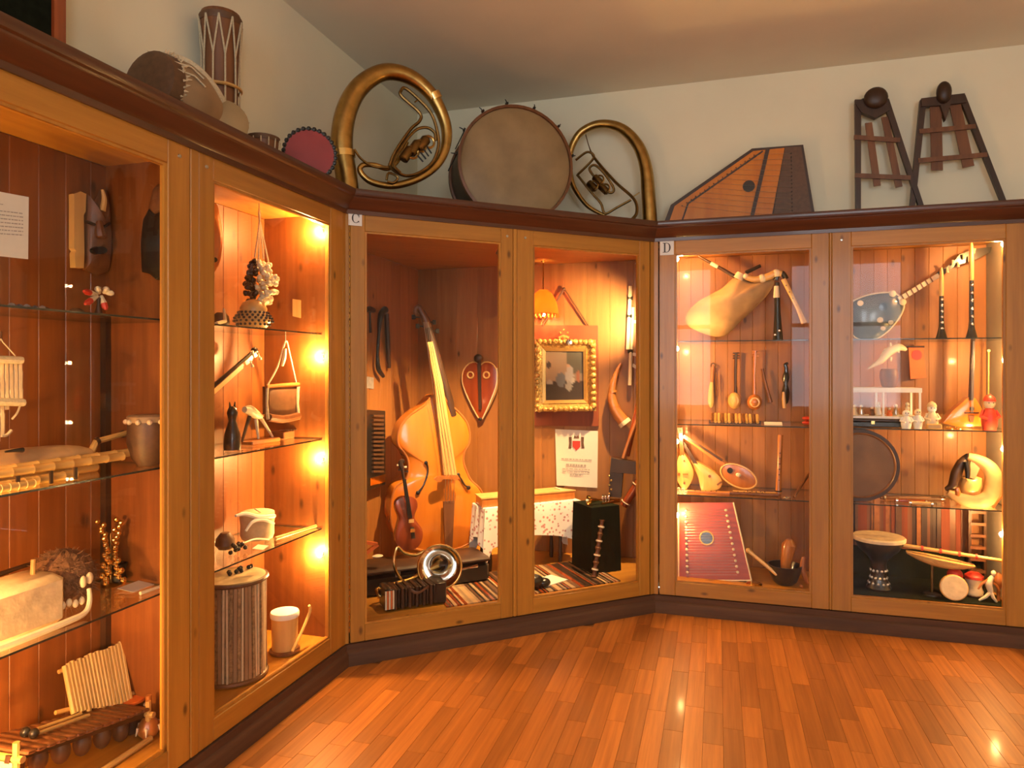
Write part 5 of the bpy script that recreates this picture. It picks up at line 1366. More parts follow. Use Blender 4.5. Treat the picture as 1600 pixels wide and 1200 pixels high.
# right side: bone flutes, horns, bassoon
t = Thing('tied_flute', 'pair of bone flutes tied end to end hanging by the right door stile', 'flute', D.pix(984, 600, .46), D.rz)
for a, b_, r_ in (((985, 447), (981, 546), 3), ((989, 480), (987, 546), 2.4), ((986, 550), (984, 602), 3)): t.part('bone_tube', ptube(MB(), D, [a, b_], r_, .455, 8, 1), MAT['bone'])
for x, y in ((985, 466), (984, 494), (985, 549)): t.part('binding', ptube(MB(), D, [(x - 4, y), (x + 4, y)], 3.2, .455, 8, 1), MAT['black'])
for a, b_ in (((988, 503), (1000, 502)), ((988, 553), (1002, 556)), ((988, 570), (1003, 580))): t.part('bone_plate', bar(MB(), D, a, b_, 5, .46, .006), MAT['bone'])
t = Thing('ox_horn', 'curved reddish ox horn with a pale rim hanging on the back boards', 'horn', D.pix(960, 660, .44), D.rz)
mb = MB(); ptube(mb, D, [(970, 568), (964, 580), (958, 600), (956, 622), (962, 642), (976, 660)], [1.5, 3, 5, 7, 8.5, 9.5], .44, 12, 4); t.part('horn_body', mb, MAT['horn'])
t.part('rim', ptube(MB(), D, [(974, 658), (978, 663)], [10.4, 10.4], .44, 14, 1), MAT['bone'])
for p, r_ in (((957, 612), 6.8), ((959, 634), 8.3)): t.part('horn_band', ptube(MB(), D, [(p[0], p[1] - 1.5), (p[0] + .5, p[1] + 1.5)], r_, .44, 12, 1), MAT['amber'])
t = Thing('bassoon', 'red-brown bassoon with a dark carved case standing in the right corner', 'bassoon', D.pix(975, 790, .30), D.rz)
t.part('long_joint', ptube(MB(), D, [(1001, 610), (996, 640), (979, 712)], [4, 4.5, 5], .34, 10, 2), MAT['redwood'])
t.part('wing_joint', ptube(MB(), D, [(1002, 640), (986, 680), (974, 716)], [2.5, 3, 3], .31, 8, 2), MAT['amber'])
t.part('boot', plate_px(D, [(955, 716), (996, 722), (993, 741), (953, 738)], .30, .06), MAT['darkwood'])
t.part('boot_column', plate_px(D, [(953, 738), (973, 740), (970, 778), (951, 776)], .31, .05), MAT['darkwood'])
for k in range(5): t.part('key', MB().ball(D.pix(952 + (k % 2) * 3, 744 + k * 7, .305), (.010, .008, .009), D.ax, 8, 6), MAT['brass'])
t.part('bell_joint', ptube(MB(), D, [(999, 752), (988, 770), (974, 790)], [7, 7, 6], .32, 10, 2), MAT['redwood'])
for p in ((995, 757), (978, 785)): t.part('ring', MB().torus(D.pix(*p, .32), .032, .004, (D.pix(974, 790, .32) - D.pix(999, 752, .32)).normalized(), 18, 6), MAT['bone'])

# ================================================================ inside cabinet D, left bay
def cp(x, y): return (1020 + x / 5.517, 360 + y / 5.517)
bag = [(770, 385), (700, 405), (600, 495), (510, 545), (380, 620), (290, 720), (295, 810), (390, 870), (540, 915), (650, 890), (760, 780), (900, 650), (1000, 540), (1050, 440), (990, 415), (900, 435), (830, 415)]
t = Thing('bagpipe', 'large tan hide bagpipe with several pipes on the highest shelf of cabinet D', 'bagpipe', D.P(D.U(1140, .30), .30, SH[0]), D.rz)
dz = V((0, 0, 0))
P = [p for p in D.poly(closed_spline([cp(*q) for q in bag], 3), .30)]
t.part('bag', MB().pillow(P, D.n * .04, -D.n * .13, ins=(1, .96, .88, .75, .55, .3, .12)), MAT['skin_bag'])
def pipe(nm, pts, r_, v, mat, n=9, st=3): return t.part(nm, ptube(MB(), D, [cp(*p) for p in pts], r_, v, n, st), MAT[mat])
pipe('stock', [(760, 370), (730, 420)], [6, 9], .25, 'bone')
b1 = pipe('blowpipe', [(385, 215), (480, 270), (600, 335), (710, 400)], [1.6, 2.2, 2.6, 3.2], .24, 'darkwood'); pipe('ferrule', [(500, 282), (560, 315)], 3.0, .24, 'bone', 8, 1)
pipe('drone', [(800, 365), (930, 303)], [3, 2.6], .28, 'black', 8, 1)
pipe('neck_pipe', [(790, 400), (880, 425), (980, 405), (1060, 370), (1110, 375)], [4, 5, 6, 6, 5], .24, 'yellow')
for q, r_ in (((800, 398), 5), ((945, 415), 7), ((1065, 372), 7)): t.part('horn_ring', MB().ball(D.pix(*cp(*q), .24), r_ * .0042, nu=10, nv=8), MAT['bone'])
pipe('elbow', [(1060, 430), (1075, 385), (1120, 370), (1150, 420)], 4.2, .24, 'black')
pipe('chanter', [(1125, 420), (1190, 550), (1250, 670), (1305, 800)], [3.8, 3.4, 3, 4.5], .22, 'yellow')
for k in range(5): t.part('finger_hole', MB().ball(D.pix(*cp(1150 + k * 28, 475 + k * 56), .208), .005, nu=6, nv=4), MAT['black'])
pipe('bass_chanter', [(1072, 450), (1075, 700), (1080, 955)], [3.6, 4.6, 8], .25, 'black')
pipe('ivory_mount', [(1066, 480), (1066, 580)], [3.8, 5], .235, 'bone', 8, 1)
for x, y in ((1055, 900), (1092, 865)): t.part('silver_key', MB().ball(D.pix(*cp(x, y), .22), .010, nu=8, nv=6), MAT['silver'])

# second row: instruments hung on the boards
def cp(x, y): return (1020 + x / 5.517, 520 + y / 5.517)
vw = .455
def hook_to_wall(t, x, y): q = D.pix(*cp(x, y), vw); t.part('nail', MB().tube([q, D.P((q - D.O).dot(D.u), DD, q.z)], .003, 5), MAT['steel'])
t = Thing('slim_fiddle', 'slim pale fiddle with its bow hung first in the row on the boards', 'fiddle', D.pix(*cp(505, 645), vw), D.rz)
t.part('body', pil(D, [cp(495, 420), cp(478, 500), cp(472, 590), cp(490, 640), cp(515, 642), cp(530, 590), cp(526, 500), cp(520, 420)], vw, .03, .02, 2), MAT['yellow'])
t.part('neck', ptube(MB(), D, [cp(508, 425), cp(512, 340), cp(518, 290)], [2.6, 2.2, 2.4], vw, 8, 2), MAT['amber']); t.part('scroll', MB().torus(D.pix(*cp(520, 282), vw), .016, .006, D.n, 12, 6), MAT['leather'])
t.part('bow', ptube(MB(), D, [cp(545, 330), cp(564, 420), cp(560, 540), cp(548, 545), cp(545, 340)], .8, vw - .01, 5, 2), MAT['brown'])
hook_to_wall(t, 520, 270)
def gourd_lute(label, neck, head, cx, cy, rx, ry, bmat, nmat, dark=None):
    t = Thing('hanging_lute', label, 'lute', D.pix(*cp(cx, cy + ry), vw), D.rz, group='lutes hung on the back boards of cabinet D')
    q = D.pix(*cp(cx, cy), vw - .02); k = mpp(q) / 5.517
    t.part('bowl', MB().ball(q, (rx * k, .05, ry * k), D.ax, 18, 12), MAT[bmat])
    t.part('sound_board', MB().lathe(q - D.n * .036, [(rx * k * .72, 0), (rx * k * .70, .006), (.001, .010)], -D.n, 18), MAT['yellow'])
    t.part('neck', ptube(MB(), D, [cp(*p) for p in neck], [2.6, 2.2, 2.2], vw - .01, 8, 3), MAT[nmat])
    for i in range(3): p_ = D.pix(*cp(head[0], head[1] + i * 22), vw - .01); t.part('peg', MB().tube([p_ - D.u * .022, p_ + D.u * .022], .005, 6), MAT[nmat])
    hook_to_wall(t, *head)
gourd_lute('round-bodied lute with a dark curved neck hung second in the row', [(715, 540), (712, 350), (718, 175)], (718, 175), 702, 585, 52, 72, 'yellow', 'darkwood')
gourd_lute('round orange-brown lute with a straight thin neck hung third in the row', [(878, 540), (878, 350), (885, 155)], (885, 155), 876, 598, 60, 68, 'amber', 'amber')
mb = MB(); ptube(mb, D, [cp(945, 310), cp(965, 400), cp(990, 500), cp(1015, 600)], [2, 2, 2.4, 3.5], vw, 8, 3); solo('hanging_pipe', 'thin brown pipe hung slanting between the round lute and the dark fiddle', 'pipe', mb, MAT['brown'], D.rz)
t = Thing('dark_fiddle', 'dark slender fiddle with a pale bow grip hung last in the row', 'fiddle', D.pix(*cp(1148, 655), vw), D.rz)
t.part('body', pil(D, [cp(1138, 330), cp(1115, 400), cp(1130, 440), cp(1112, 520), cp(1125, 600), cp(1160, 610), cp(1180, 520), cp(1162, 440), cp(1178, 390), cp(1165, 330)], vw, .03, .02, 2), MAT['black'])
t.part('neck', ptube(MB(), D, [cp(1150, 340), cp(1150, 300), cp(1140, 275), cp(1165, 262)], [3, 3, 2.6, 2], vw, 8, 3), MAT['black'])
t.part('bow_grip', ptube(MB(), D, [cp(1128, 510), cp(1130, 580), cp(1136, 650)], [2, 3, 3], vw - .04, 8, 2), MAT['yellow']); hook_to_wall(t, 1160, 262)

zz = SH[1]
t = Thing('pan_flute', 'short pan flute of stubby brown tubes at the front of the middle shelf', 'pan flute', D.P(D.U(1147, .15), .15, zz), D.rz)
uA, uB = D.U(1110, .15), D.U(1186, .15)
for i in range(14):
    u_ = uA + (uB - uA) * (i + .5) / 14; t.part('tube', MB().tube([D.P(u_, .10, zz + .016), D.P(u_, .10 + .12 - .004 * i, zz + .016 + .045)], .0095, 8), MAT['bamboo' if i % 3 else 'brown'])
t.part('binding', MB().box(D.P((uA + uB) / 2, .13, zz + .013), (uB - uA + .02, .012, .024), D.ax), MAT['darkwood'])
card('name_card', 'small cream name card beside the stubby pan flute', D, D.U(1208, .13), .13, zz, .11, .04, .45, 'paper')
t = Thing('red_castanet', 'dark red castanet at the right end of the left middle shelf', 'castanet', D.P(D.U(1262, .16), .16, zz), D.rz)
for z_ in (.018, .046): t.part('shell', MB().ball(D.P(D.U(1262, .16), .16, zz + z_), (.035, .03, .013), D.ax, 14, 8), MAT['red'])

# third row
def cp(x, y): return (1020 + x / 5.517, 650 + y / 5.517)
zz = SH[2]
t = Thing('teardrop_lute', 'pale yellow teardrop lute standing at the left end of the third shelf', 'lute', D.P(D.U(1069, .24), .24, zz), D.rz)
t.part('body', pil(D, [cp(240, 320), cp(208, 400), cp(194, 490), cp(215, 565), (1020 + 272 / 5.517, 766), cp(330, 570), cp(352, 490), cp(325, 410), cp(268, 322)], .24, .09, .015, 3, ins=(1, .95, .7, .3)), MAT['yellow'])
t.part('neck', bar(MB(), D, cp(237, 120), cp(253, 345), 5, .235, .03, 7), MAT['redwood']); t.part('peghead', bar(MB(), D, cp(232, 100), cp(240, 150), 9, .235, .02, 7), MAT['darkwood'])
for x, y, r_ in ((225, 503, 2.2), (270, 385, 1.6), (272, 580, 1.8)): t.part('sound_hole', dot(D, *cp(x, y), r_, r_, .222, .004), MAT['brown'])
t.part('bridge', bar(MB(), D, cp(258, 503), cp(305, 503), 2.5, .215, .012), MAT['amber'])
t = Thing('long_lute', 'bright yellow lute leaning between the teardrop lute and the oval guitar', 'lute', D.P(D.U(1105, .28), .28, zz), D.rz)
t.part('body', pil(D, [cp(335, 385), cp(430, 420), cp(540, 490), cp(597, 560), cp(575, 625), cp(500, 642), cp(420, 635), cp(395, 540), cp(352, 430)], .28, .07, .015, 3, ins=(1, .95, .7, .3)), MAT['yellow'])
t.part('neck', bar(MB(), D, cp(262, 230), cp(380, 430), 4, .275, .03, 6), MAT['darkwood']); t.part('bridge', bar(MB(), D, cp(555, 595), cp(592, 568), 2.5, .255, .012), MAT['brown']); t.part('sound_hole', dot(D, *cp(490, 520), 2.4, 2.4, .258, .003), MAT['brown'])
t = Thing('oval_guitar', 'oval amber guitar with a round hole lying back on the third shelf', 'guitar', D.P(D.U(1155, .22), .22, zz), D.rz)
el = ellipse(*cp(740, 520), 30, 16.5, 30, .42)
body = t.part('body', MB().pillow(D.poly(el, .22), D.n * .07, -D.n * .008, ins=(1, .97, .8, .4)), MAT['amber'])
t.part('rim', MB().tube(D.poly(el, .218), .006, 5, closed=True), MAT['yellow'], parent=body)
t.part('sound_hole', dot(D, *cp(665, 470), 4.6, 4.6, .208, .003), MAT['black'], parent=body); t.part('bridge', MB().ball(D.pix(*cp(738, 508), .205), (.018, .010, .014), D.ax, 8, 6), MAT['bone'], parent=body)
t.part('neck', bar(MB(), D, cp(262, 172), cp(610, 420), 4, .215, .03, 7), MAT['amber']); t.part('fingerboard', bar(MB(), D, cp(275, 172), cp(600, 385), 3, .208, .008, 4), MAT['darkwood'])
A, B_ = D.P(D.U(1216, .22), .22, zz), D.pix(*cp(1100, 165), .30)
t = Thing('standing_flute', 'upright wooden flute standing alone right of the oval guitar', 'flute', A, D.rz); t.part('flute_body', MB().tube([A + Z * .004, A.lerp(B_, .5), B_], [.020, .016, .017], 12), MAT['amber'])
for k in range(6): t.part('finger_hole', MB().ball(A.lerp(B_, .25 + .09 * k) - D.n * .016, .005, nu=6, nv=4), MAT['black'])
t.part('foot_ring', MB().torus(A + Z * .025, .020, .005, Z, 14, 6), MAT['darkwood'])
mb = MB().tube([D.P(D.U(1240, .12), .12, zz + .008), D.pix(1268, 735, .26)], [.010, .007], 8); solo('slanted_stick', 'brown beater stick leaning near the centre stile', 'stick', mb, MAT['brown'], D.rz)
for k, (x0, x1, v_, mt, lb) in enumerate(((1058, 1140, .09, 'amber', 'left one'), (1120, 1216, .12, 'brown', 'right one'), (1145, 1212, .16, 'yellow', 'palest one'))):
    A, B_ = D.P(D.U(x0, v_), v_, zz + .013), D.P(D.U(x1, v_), v_ + .01, zz + .013); P = [A.lerp(B_, i / 12) for i in range(13)]
    t = Thing('lying_flute', 'wooden flute lying along the front of the third shelf of cabinet D, the ' + lb, 'flute', A.lerp(B_, .5) - Z * .013, D.rz, group='flutes lying on the third shelf of cabinet D')
    t.part('flute_body', MB().tube(P, [.012 + .0015 * (i in (0, 3, 7, 12)) for i in range(13)], 10), MAT[mt])
    for i in range(5): t.part('finger_hole', MB().ball(A.lerp(B_, .35 + i * .1) + Z * .011 - D.n * .004, .0045, nu=6, nv=4), MAT['black'])
t = Thing('shell_bells', 'cluster of little pale bells at the left front of the third shelf', 'bells', D.P(D.U(1062, .07), .07, zz), D.rz)
for i in range(7): t.part('bell', MB().ball(D.P(D.U(1058 + i * 2.2, .07), .07 + .018 * (i % 2), zz + .013 + .016 * (i % 3 == 1)), .0125, nu=8, nv=6), MAT['bone'])
t = Thing('jaw_harp', 'tiny silver jaw harp on the third shelf by the slanted stick', 'jaw harp', D.P(D.U(1228, .09), .09, zz), D.rz)
t.part('frame', MB().torus(D.P(D.U(1228, .09), .09, zz + .008), .016, .005, Z, 14, 6, a0=.4, a1=5.9), MAT['silver']); t.part('tongue', MB().tube([D.P(D.U(1228, .09) - .02, .09, zz + .008), D.P(D.U(1228, .09) + .03, .085, zz + .012)], .002, 4), MAT['steel'])

# cabinet floor, left bay
def cp(x, y): return (1020 + x / 5.517, 760 + y / 5.517)
zz = ZF
t = Thing('red_zither', 'glossy red zither with two rows of pegs leaning below the third shelf', 'zither', D.P(D.U(1115, .17), .17, zz), D.rz)
zo = [(1052, 786), (1146, 785), (1174, 907), (1050, 907)]
Q = [D.pix(zo[0][0], zo[0][1], .22), D.pix(zo[1][0], zo[1][1], .22), D.pix(zo[2][0], zo[2][1], .13), D.pix(zo[3][0], zo[3][1], .13)]
nz = (Q[1] - Q[0]).cross(Q[3] - Q[0]).normalized()
if nz.dot(D.n) < 0: nz = -nz
def zp(a, b_): return Q[0].lerp(Q[1], a).lerp(Q[3].lerp(Q[2], a), b_)
t.part('body', MB().prism(Q, nz * .05), MAT['redwood_h'])
t.part('edge_strip', MB().tube([Q[1], Q[2]], .005, 6), MAT['bone']); t.part('edge_strip', MB().tube([Q[2], Q[3]], .005, 6), MAT['bone'])
t.part('side_rail', MB().tube([zp(.085, 0), zp(.085, 1)], .006, 6), MAT['bone'])
hq = zp(.50, .46); t.part('sound_hole', MB().lathe(hq - nz * .001, [(.042, 0), (.042, .002), (.001, .002)], -nz, 22), MAT['black']); t.part('rosette', MB().torus(hq - nz * .002, .044, .005, nz, 24, 6), MAT['yellow'])
for i in range(12):
    b_ = .10 + i * .072
    for a in (.19, .84 - .0 * i):
        t.part('peg', MB().lathe(zp(a, b_), [(.005, 0), (.005, .010), (.009, .012), (.009, .020), (.003, .023)], (-nz + D.u * .4).normalized(), 8), MAT['bone'])
sg = MB()
for i in range(24): b_ = .10 + i * .036; sg.tube([zp(.19, b_) - nz * .008, zp(.84, b_) - nz * .008], .0009, 3)
t.part('strings', sg, MAT['steel'], kind='stuff')
c = D.P(D.U(1226, .17), .17, zz); mb = MB().lathe(c, [(.055, 0), (.075, .02), (.095, .07), (.108, .125), (.098, .125), (.08, .07), (.05, .03)], n=26, cap=False); mb.lathe(c, [(.05, .0), (.05, .03)], n=26)
solo('mortar_bowl', 'dark blue-black mortar bowl beside the red zither', 'bowl', mb, MAT['black'], D.rz)
mb = MB(); A, B_ = D.pix(1169, 860, .14), D.pix(1214, 898, .10); mb.tube([A, A.lerp(B_, .2), B_], [.014, .011, .012], 8); mb.ball(A, .016, nu=8, nv=6); solo('pale_drumstick', 'pale yellow drumstick resting on the mortar bowl rim', 'drumstick', mb, MAT['bamboo'], D.rz)
mb = MB(); A = D.P(D.U(1228, .19), .19, zz + .05); mb.tube([A, A + Z * .08, A + Z * .20 + D.u * .02, A + Z * .235 + D.u * .02], [.034, .034, .046, .02], 14); solo('wooden_pestle', 'orange-brown wooden pestle standing in the mortar bowl', 'pestle', mb, MAT['amber'], D.rz)
mb = MB(); ptube(mb, D, [(1256, 870), (1254, 885), (1257, 900), (1262, 912)], [3, 4.5, 4, 3], .16, 8); mb.ball(D.P(D.U(1252, .10), .10, zz + .012), .012, nu=8, nv=6); solo('gourd_scraper', 'small amber gourd scraper between the mortar bowl and the centre stile', 'scraper', mb, MAT['amber'], D.rz)
mb = MB().lathe(D.P(D.U(1178, .09), .09, zz), [(.05, 0), (.052, .006), (.04, .014), (.01, .018)], n=18); solo('brass_dish', 'little round brass dish in front of the red zither corner', 'dish', mb, MAT['bright_brass'], D.rz)

# ================================================================ cabinet D, right bay
def cp(x, y): return (1300 + x / 5.333, 350 + y / 5.333)
vw = .43
t = Thing('pear_lute', 'pear-bodied lute with an inlaid body painted with a grey-blue reflection and a long slanting black-headed neck', 'lute', D.P(D.U(1370, .43), .43, SH[0]), D.rz)
bo = [(120, 700), (180, 640), (290, 595), (430, 572), (530, 582), (585, 630), (600, 690), (560, 780), (470, 890), (370, 955), (270, 968), (190, 945), (130, 850)]
bb = closed_spline([cp(*p) for p in bo], 3)
body = t.part('body', MB().pillow(D.poly(bb, vw), D.n * .05, -D.n * .05, ins=(1, .95, .8, .55, .25)), MAT['blue'])  # blue-grey of the reflection is painted into the body colour
t.part('ivory_edge', MB().tube(D.poly(bb, vw - .002), .006, 6, closed=True), MAT['bone'], parent=body)
for x, y, r_ in ((235, 660, 5), (400, 800, 5), (490, 820, 4), (425, 870, 4), (425, 690, 7)): t.part('inlay', MB().lathe(D.pix(*cp(x, y), vw - .042), [(r_ * .0038, 0), (r_ * .0038, .006), (.001, .008)], -D.n, 12), MAT['bone' if r_ < 7 else 'black'], parent=body)
t.part('neck', bar(MB(), D, cp(560, 630), cp(900, 420), 8, vw - .03, .03, 7), MAT['bone'])
for k in range(7): f_ = (k + .5) / 8; x, y = 570 + 320 * f_, 622 - 198 * f_; t.part('fret', bar(MB(), D, cp(x - 12, y - 20), cp(x + 12, y + 20), 1.6, vw - .035, .006), MAT['brown'])
t.part('pegbox', plate_px(D, [cp(880, 405), cp(1010, 320), cp(1060, 255), cp(1190, 205), cp(1330, 190), cp(1320, 235), cp(1190, 300), cp(1040, 345), cp(905, 440)], vw - .035, .04), MAT['black'])
for k in range(6): q = D.pix(*cp(960 + k * 45, 365 - k * 24), vw - .05); t.part('tuning_peg', MB().tube([q, q + V((0, 0, .03 if k % 2 else -.035)) - D.n * .01], [.005, .008], 6), MAT['bone'])
for t0 in (0, 1): q = [cp(505, 580), cp(590, 650)][t0]; t.part('shoulder_inlay', MB().ball(D.pix(*q, vw - .03), (.022, .010, .022), D.ax, 10, 8), MAT['bone'])
def clarinet(label, x, ytop, v):
    t = Thing('clarinet', label, 'clarinet', D.P(D.U(x, v), v, SH[0]), D.rz, group='clarinets standing in cabinet D'); A = D.P(D.U(x, v), v, SH[0]); zt = D.pix(x, ytop, v).z; h = zt - SH[0]
    t.part('body', MB().lathe(A, [(.034, 0), (.030, .012), (.018, .06), (.014, .10), (.013, h * .5), (.012, h * .66)], n=16), MAT['black'])
    t.part('mouthpiece_joint', MB().lathe(A + Z * h * .60, [(.0125, 0), (.0130, h * .2), (.010, h * .34), (.005, h * .40)], n=14), MAT['yellow'])
    for k in range(6): t.part('key', MB().ball(A + Z * (h * (.15 + k * .08)) - D.n * .015, (.009, .006, .009), D.ax, 8, 6), MAT['silver'])
clarinet('shorter black clarinet with an ivory upper joint under the lute neck', 1471, 418, .22)
clarinet('taller black clarinet with an ivory upper joint beside the lute pegbox', 1518, 378, .20)

def cp(x, y): return (1300 + x / 5.333, 520 + y / 5.333)
zz = SH[1]
t = Thing('dragon_horn', 'cream carved dragon-head horn hanging under the upper shelf', 'horn', D.pix(*cp(500, 240), .33), D.rz)
t.part('horn_body', ptube(MB(), D, [cp(300, 300), cp(410, 230), cp(470, 160), cp(560, 120), cp(620, 145)], [1, 5, 7, 6, 2], .33, 10, 4), MAT['bone'])
for x, y, x2, y2 in ((430, 200, 415, 160), (455, 165, 440, 125), (490, 130, 488, 80), (490, 200, 490, 240), (540, 140, 560, 165)): t.part('spike', ptube(MB(), D, [cp(x, y), cp(x2, y2)], [3, 1], .325, 6, 1), MAT['bone'])
q = D.pix(*cp(540, 110), .33); t.part('hanging_thread', MB().tube([q, V((q.x, q.y, SH[0] - .008))], .002, 4), MAT['rope'])
t = Thing('red_banner', 'small orange-red cloth banner hanging behind the glass case', 'banner', D.pix(*cp(715, 380), .44), D.rz)
t.part('cloth', plate_px(D, [cp(638, 118), cp(758, 118), cp(786, 372), cp(655, 386)], .44, .004), MAT['orange']); t.part('emblem', dot(D, *cp(708, 185), 8, 8, .436, .003), MAT['red'])
t.part('rod', ptube(MB(), D, [cp(625, 116), cp(770, 116)], 1.4, .44, 6, 1), MAT['darkwood'])
uA, uB = D.U(1322, .20), D.U(1433, .20); zc = zz + .055
t = Thing('black_box', 'flat black lacquer box under the glass display case', 'box', D.P((uA + uB) / 2 - .02, .22, zz), D.rz)
t.part('box_body', cbox(D, uA, uB - .08, .13, .33, zz + .002, zz + .034, bev=.004), MAT['black']); t.part('box_lid', cbox(D, uA - .004, uB - .076, .126, .334, zz + .035, zz + .052, bev=.004), MAT['darkwood'])
t.part('clasp', MB().box(D.P(uA + .14, .124, zz + .03), (.02, .006, .02), D.ax), MAT['bright_brass'])
t = Thing('glass_case', 'little white-framed glass case holding miniature figures', 'display case', D.P((uA + uB) / 2, .24, zc), D.rz)
z1 = D.pix(1390, 606, .15).z
fr = MB()
for u_ in (uA, (uA + uB) / 2, uB):
    for v_ in (.14, .34): cbox(D, u_ - .006, u_ + .006, v_ - .006, v_ + .006, zc, z1, fr)
t.part('frame_posts', fr, MAT['white'], kind='stuff')
t.part('case_base', cbox(D, uA - .01, uB + .01, .13, .35, zc, zc + .014), MAT['white']); t.part('case_top', cbox(D, uA - .01, uB + .01, .13, .35, z1 - .028, z1), MAT['white'])
t.part('pane', cbox(D, uA, uB, .139, .142, zc + .014, z1 - .028), MAT['glass'])
rr_ = random.Random(9)
for k in range(7):
    c = D.P(uA + .05 + k * (uB - uA - .08) / 6.5, .20 + .06 * (k % 2), zc + .014); h = rr_.uniform(.05, .09); kk = ('bone', 'steel', 'brown', 'white', 'orange', 'steel', 'bone')[k]
    m_ = Thing('miniature_figure', ('ivory', 'grey', 'brown', 'white', 'orange', 'tall grey', 'tall ivory')[k] + ' miniature musician inside the little glass case, number %d from its left end' % (k + 1) if False else ['ivory miniature figure at the left end of the glass case', 'grey miniature figure second from the left in the glass case', 'brown miniature figure third from the left in the glass case', 'white miniature figure in the middle of the glass case', 'orange miniature figure third from the right in the glass case', 'grey miniature figure second from the right in the glass case', 'ivory miniature figure at the right end of the glass case'][k], 'figurine', c, D.rz, group='miniature figures in the glass case')
    m_.part('figure_body', MB().lathe(c, [(.016, 0), (.018, .01), (.011, h * .45), (.014, h * .62), (.006, h * .74)], n=10), MAT[kk]); m_.part('head', MB().ball(c + Z * h * .86, h * .15, nu=8, nv=6), MAT['bone'])
c = D.P(D.U(1389, .24), .24, z1); t = Thing('clay_cup', 'brown rounded clay cup standing on the glass case', 'cup', c, D.rz)
t.part('cup_body', MB().lathe(c, [(.036, 0), (.045, .02), (.053, .065), (.052, .10), (.044, .118), (.040, .116), (.046, .09), (.044, .03)], n=22, cap=False), MAT['brown']); t.part('foot', MB().lathe(c, [(.036, 0), (.036, .008), (.02, .02)], n=20), MAT['darkwood'])
def figure(name, label, px, v, ytop, bmat, hmat, w=1.0, hat=None):
    c = D.P(D.U(px, v), v, zz); h = D.pix(px, ytop, v).z - zz
    t = Thing(name, label, 'figurine', c, D.rz, group='figurines on the middle shelf of cabinet D')
    t.part('figure_body', MB().lathe(c, [(.030 * w, 0), (.036 * w, h * .15), (.038 * w, h * .35), (.026 * w, h * .55), (.018 * w, h * .62)], n=16), MAT[bmat])
    t.part('head', MB().ball(c + Z * h * .75, (.027 * w, .027 * w, h * .17), nu=14, nv=10), MAT[hmat])
    for s_ in (-1, 1): t.part('arm', MB().tube([c + D.u * s_ * .026 * w + Z * h * .55, c + D.u * s_ * .042 * w - D.n * .01 + Z * h * .38, c + D.u * s_ * .015 * w - D.n * .035 + Z * h * .32], [.009 * w, .009 * w, .007 * w], 7), MAT[bmat])
    for s_ in (-1, 1): t.part('eye', MB().ball(c + Z * h * .77 + D.u * s_ * .010 * w - D.n * .025 * w, .0035, nu=6, nv=4), MAT['black'])
    if hat: t.part('hat', MB().lathe(c + Z * h * .82, [(.029 * w, 0), (.027 * w, h * .06), (.020 * w, h * .14), (.004, h * .2)], n=14), MAT[hat])
    return t
figure('white_figurine', 'white porcelain figurine just right of the glass case', 1416, .10, 638, 'white', 'white', .8)
figure('white_figurine', 'white porcelain figurine second right of the glass case', 1434, .12, 636, 'white', 'bone', .7)
t = figure('cream_doll', 'round cream doll with a tall white head on a yellow block', 1456, .16, 628, 'bone', 'white', .95, 'cream')
t = figure('red_doll', 'red-robed doll with a pale face beside the balalaika', 1546, .14, 617, 'red', 'bone', 1.15, 'red')
mb = MB().box(D.P(D.U(1459, .09), .09, zz + .016), (.075, .05, .030), D.ax, bev=.004); solo('yellow_block', 'small yellow wooden block in front of the cream doll', 'block', mb, MAT['yellow'], D.rz)
t = Thing('balalaika', 'orange triangular balalaika with a long dark neck beside the red doll', 'balalaika', D.P(D.U(1508, .26), .26, zz), D.rz)
t.part('body', pil(D, [cp(1140, 535), cp(1195, 545), cp(1265, 655), cp(1290, 775), cp(1080, 790), cp(925, 752), cp(1000, 655)], .26, .08, .012, ins=(1, .96, .7, .3)), MAT['honey'])
t.part('neck', bar(MB(), D, cp(1180, 60), cp(1165, 560), 4.5, .245, .03, 6), MAT['darkwood']); t.part('peghead', plate_px(D, [cp(1168, 20), cp(1200, 20), cp(1192, 80), cp(1172, 80)], .245, .02), MAT['black'])
t.part('sound_hole', dot(D, *cp(1168, 632), 3.6, 3.6, .243, .004), MAT['black']); t.part('bridge', bar(MB(), D, cp(1110, 668), cp(1225, 668), 2.2, .238, .014), MAT['darkwood']); t.part('pickguard', plate_px(D, [cp(1140, 690), cp(1190, 690), cp(1175, 745), cp(1150, 745)], .242, .004), MAT['brown'])
for k in range(3): t.part('string', MB().tube([D.pix(*cp(1176 + 4 * k, 70), .240), D.pix(*cp(1160 + 8 * k, 668), .236)], .0012, 4), MAT['steel'])
A = D.P(D.U(1544, .30), .30, zz); t = Thing('fiddle_bow', 'thin pale fiddle bow standing behind the red doll', 'bow', A, D.rz); t.part('stick', MB().tube([A, D.pix(1545, 548, .32)], [.005, .004], 7), MAT['yellow']); t.part('tip', MB().ball(D.pix(1545, 548, .32), .010, nu=8, nv=6), MAT['bone'])
t = Thing('finger_cymbals', 'pair of little brass finger cymbals before the balalaika', 'cymbals', D.P(D.U(1490, .10), .10, zz), D.rz)
for k in range(2): t.part('cymbal', MB().lathe(D.P(D.U(1482 + 14 * k, .10), .10 + .01 * k, zz + .002), [(.026, 0), (.027, .003), (.012, .008), (.008, .016), (.002, .018)], n=18), MAT['bright_brass'])

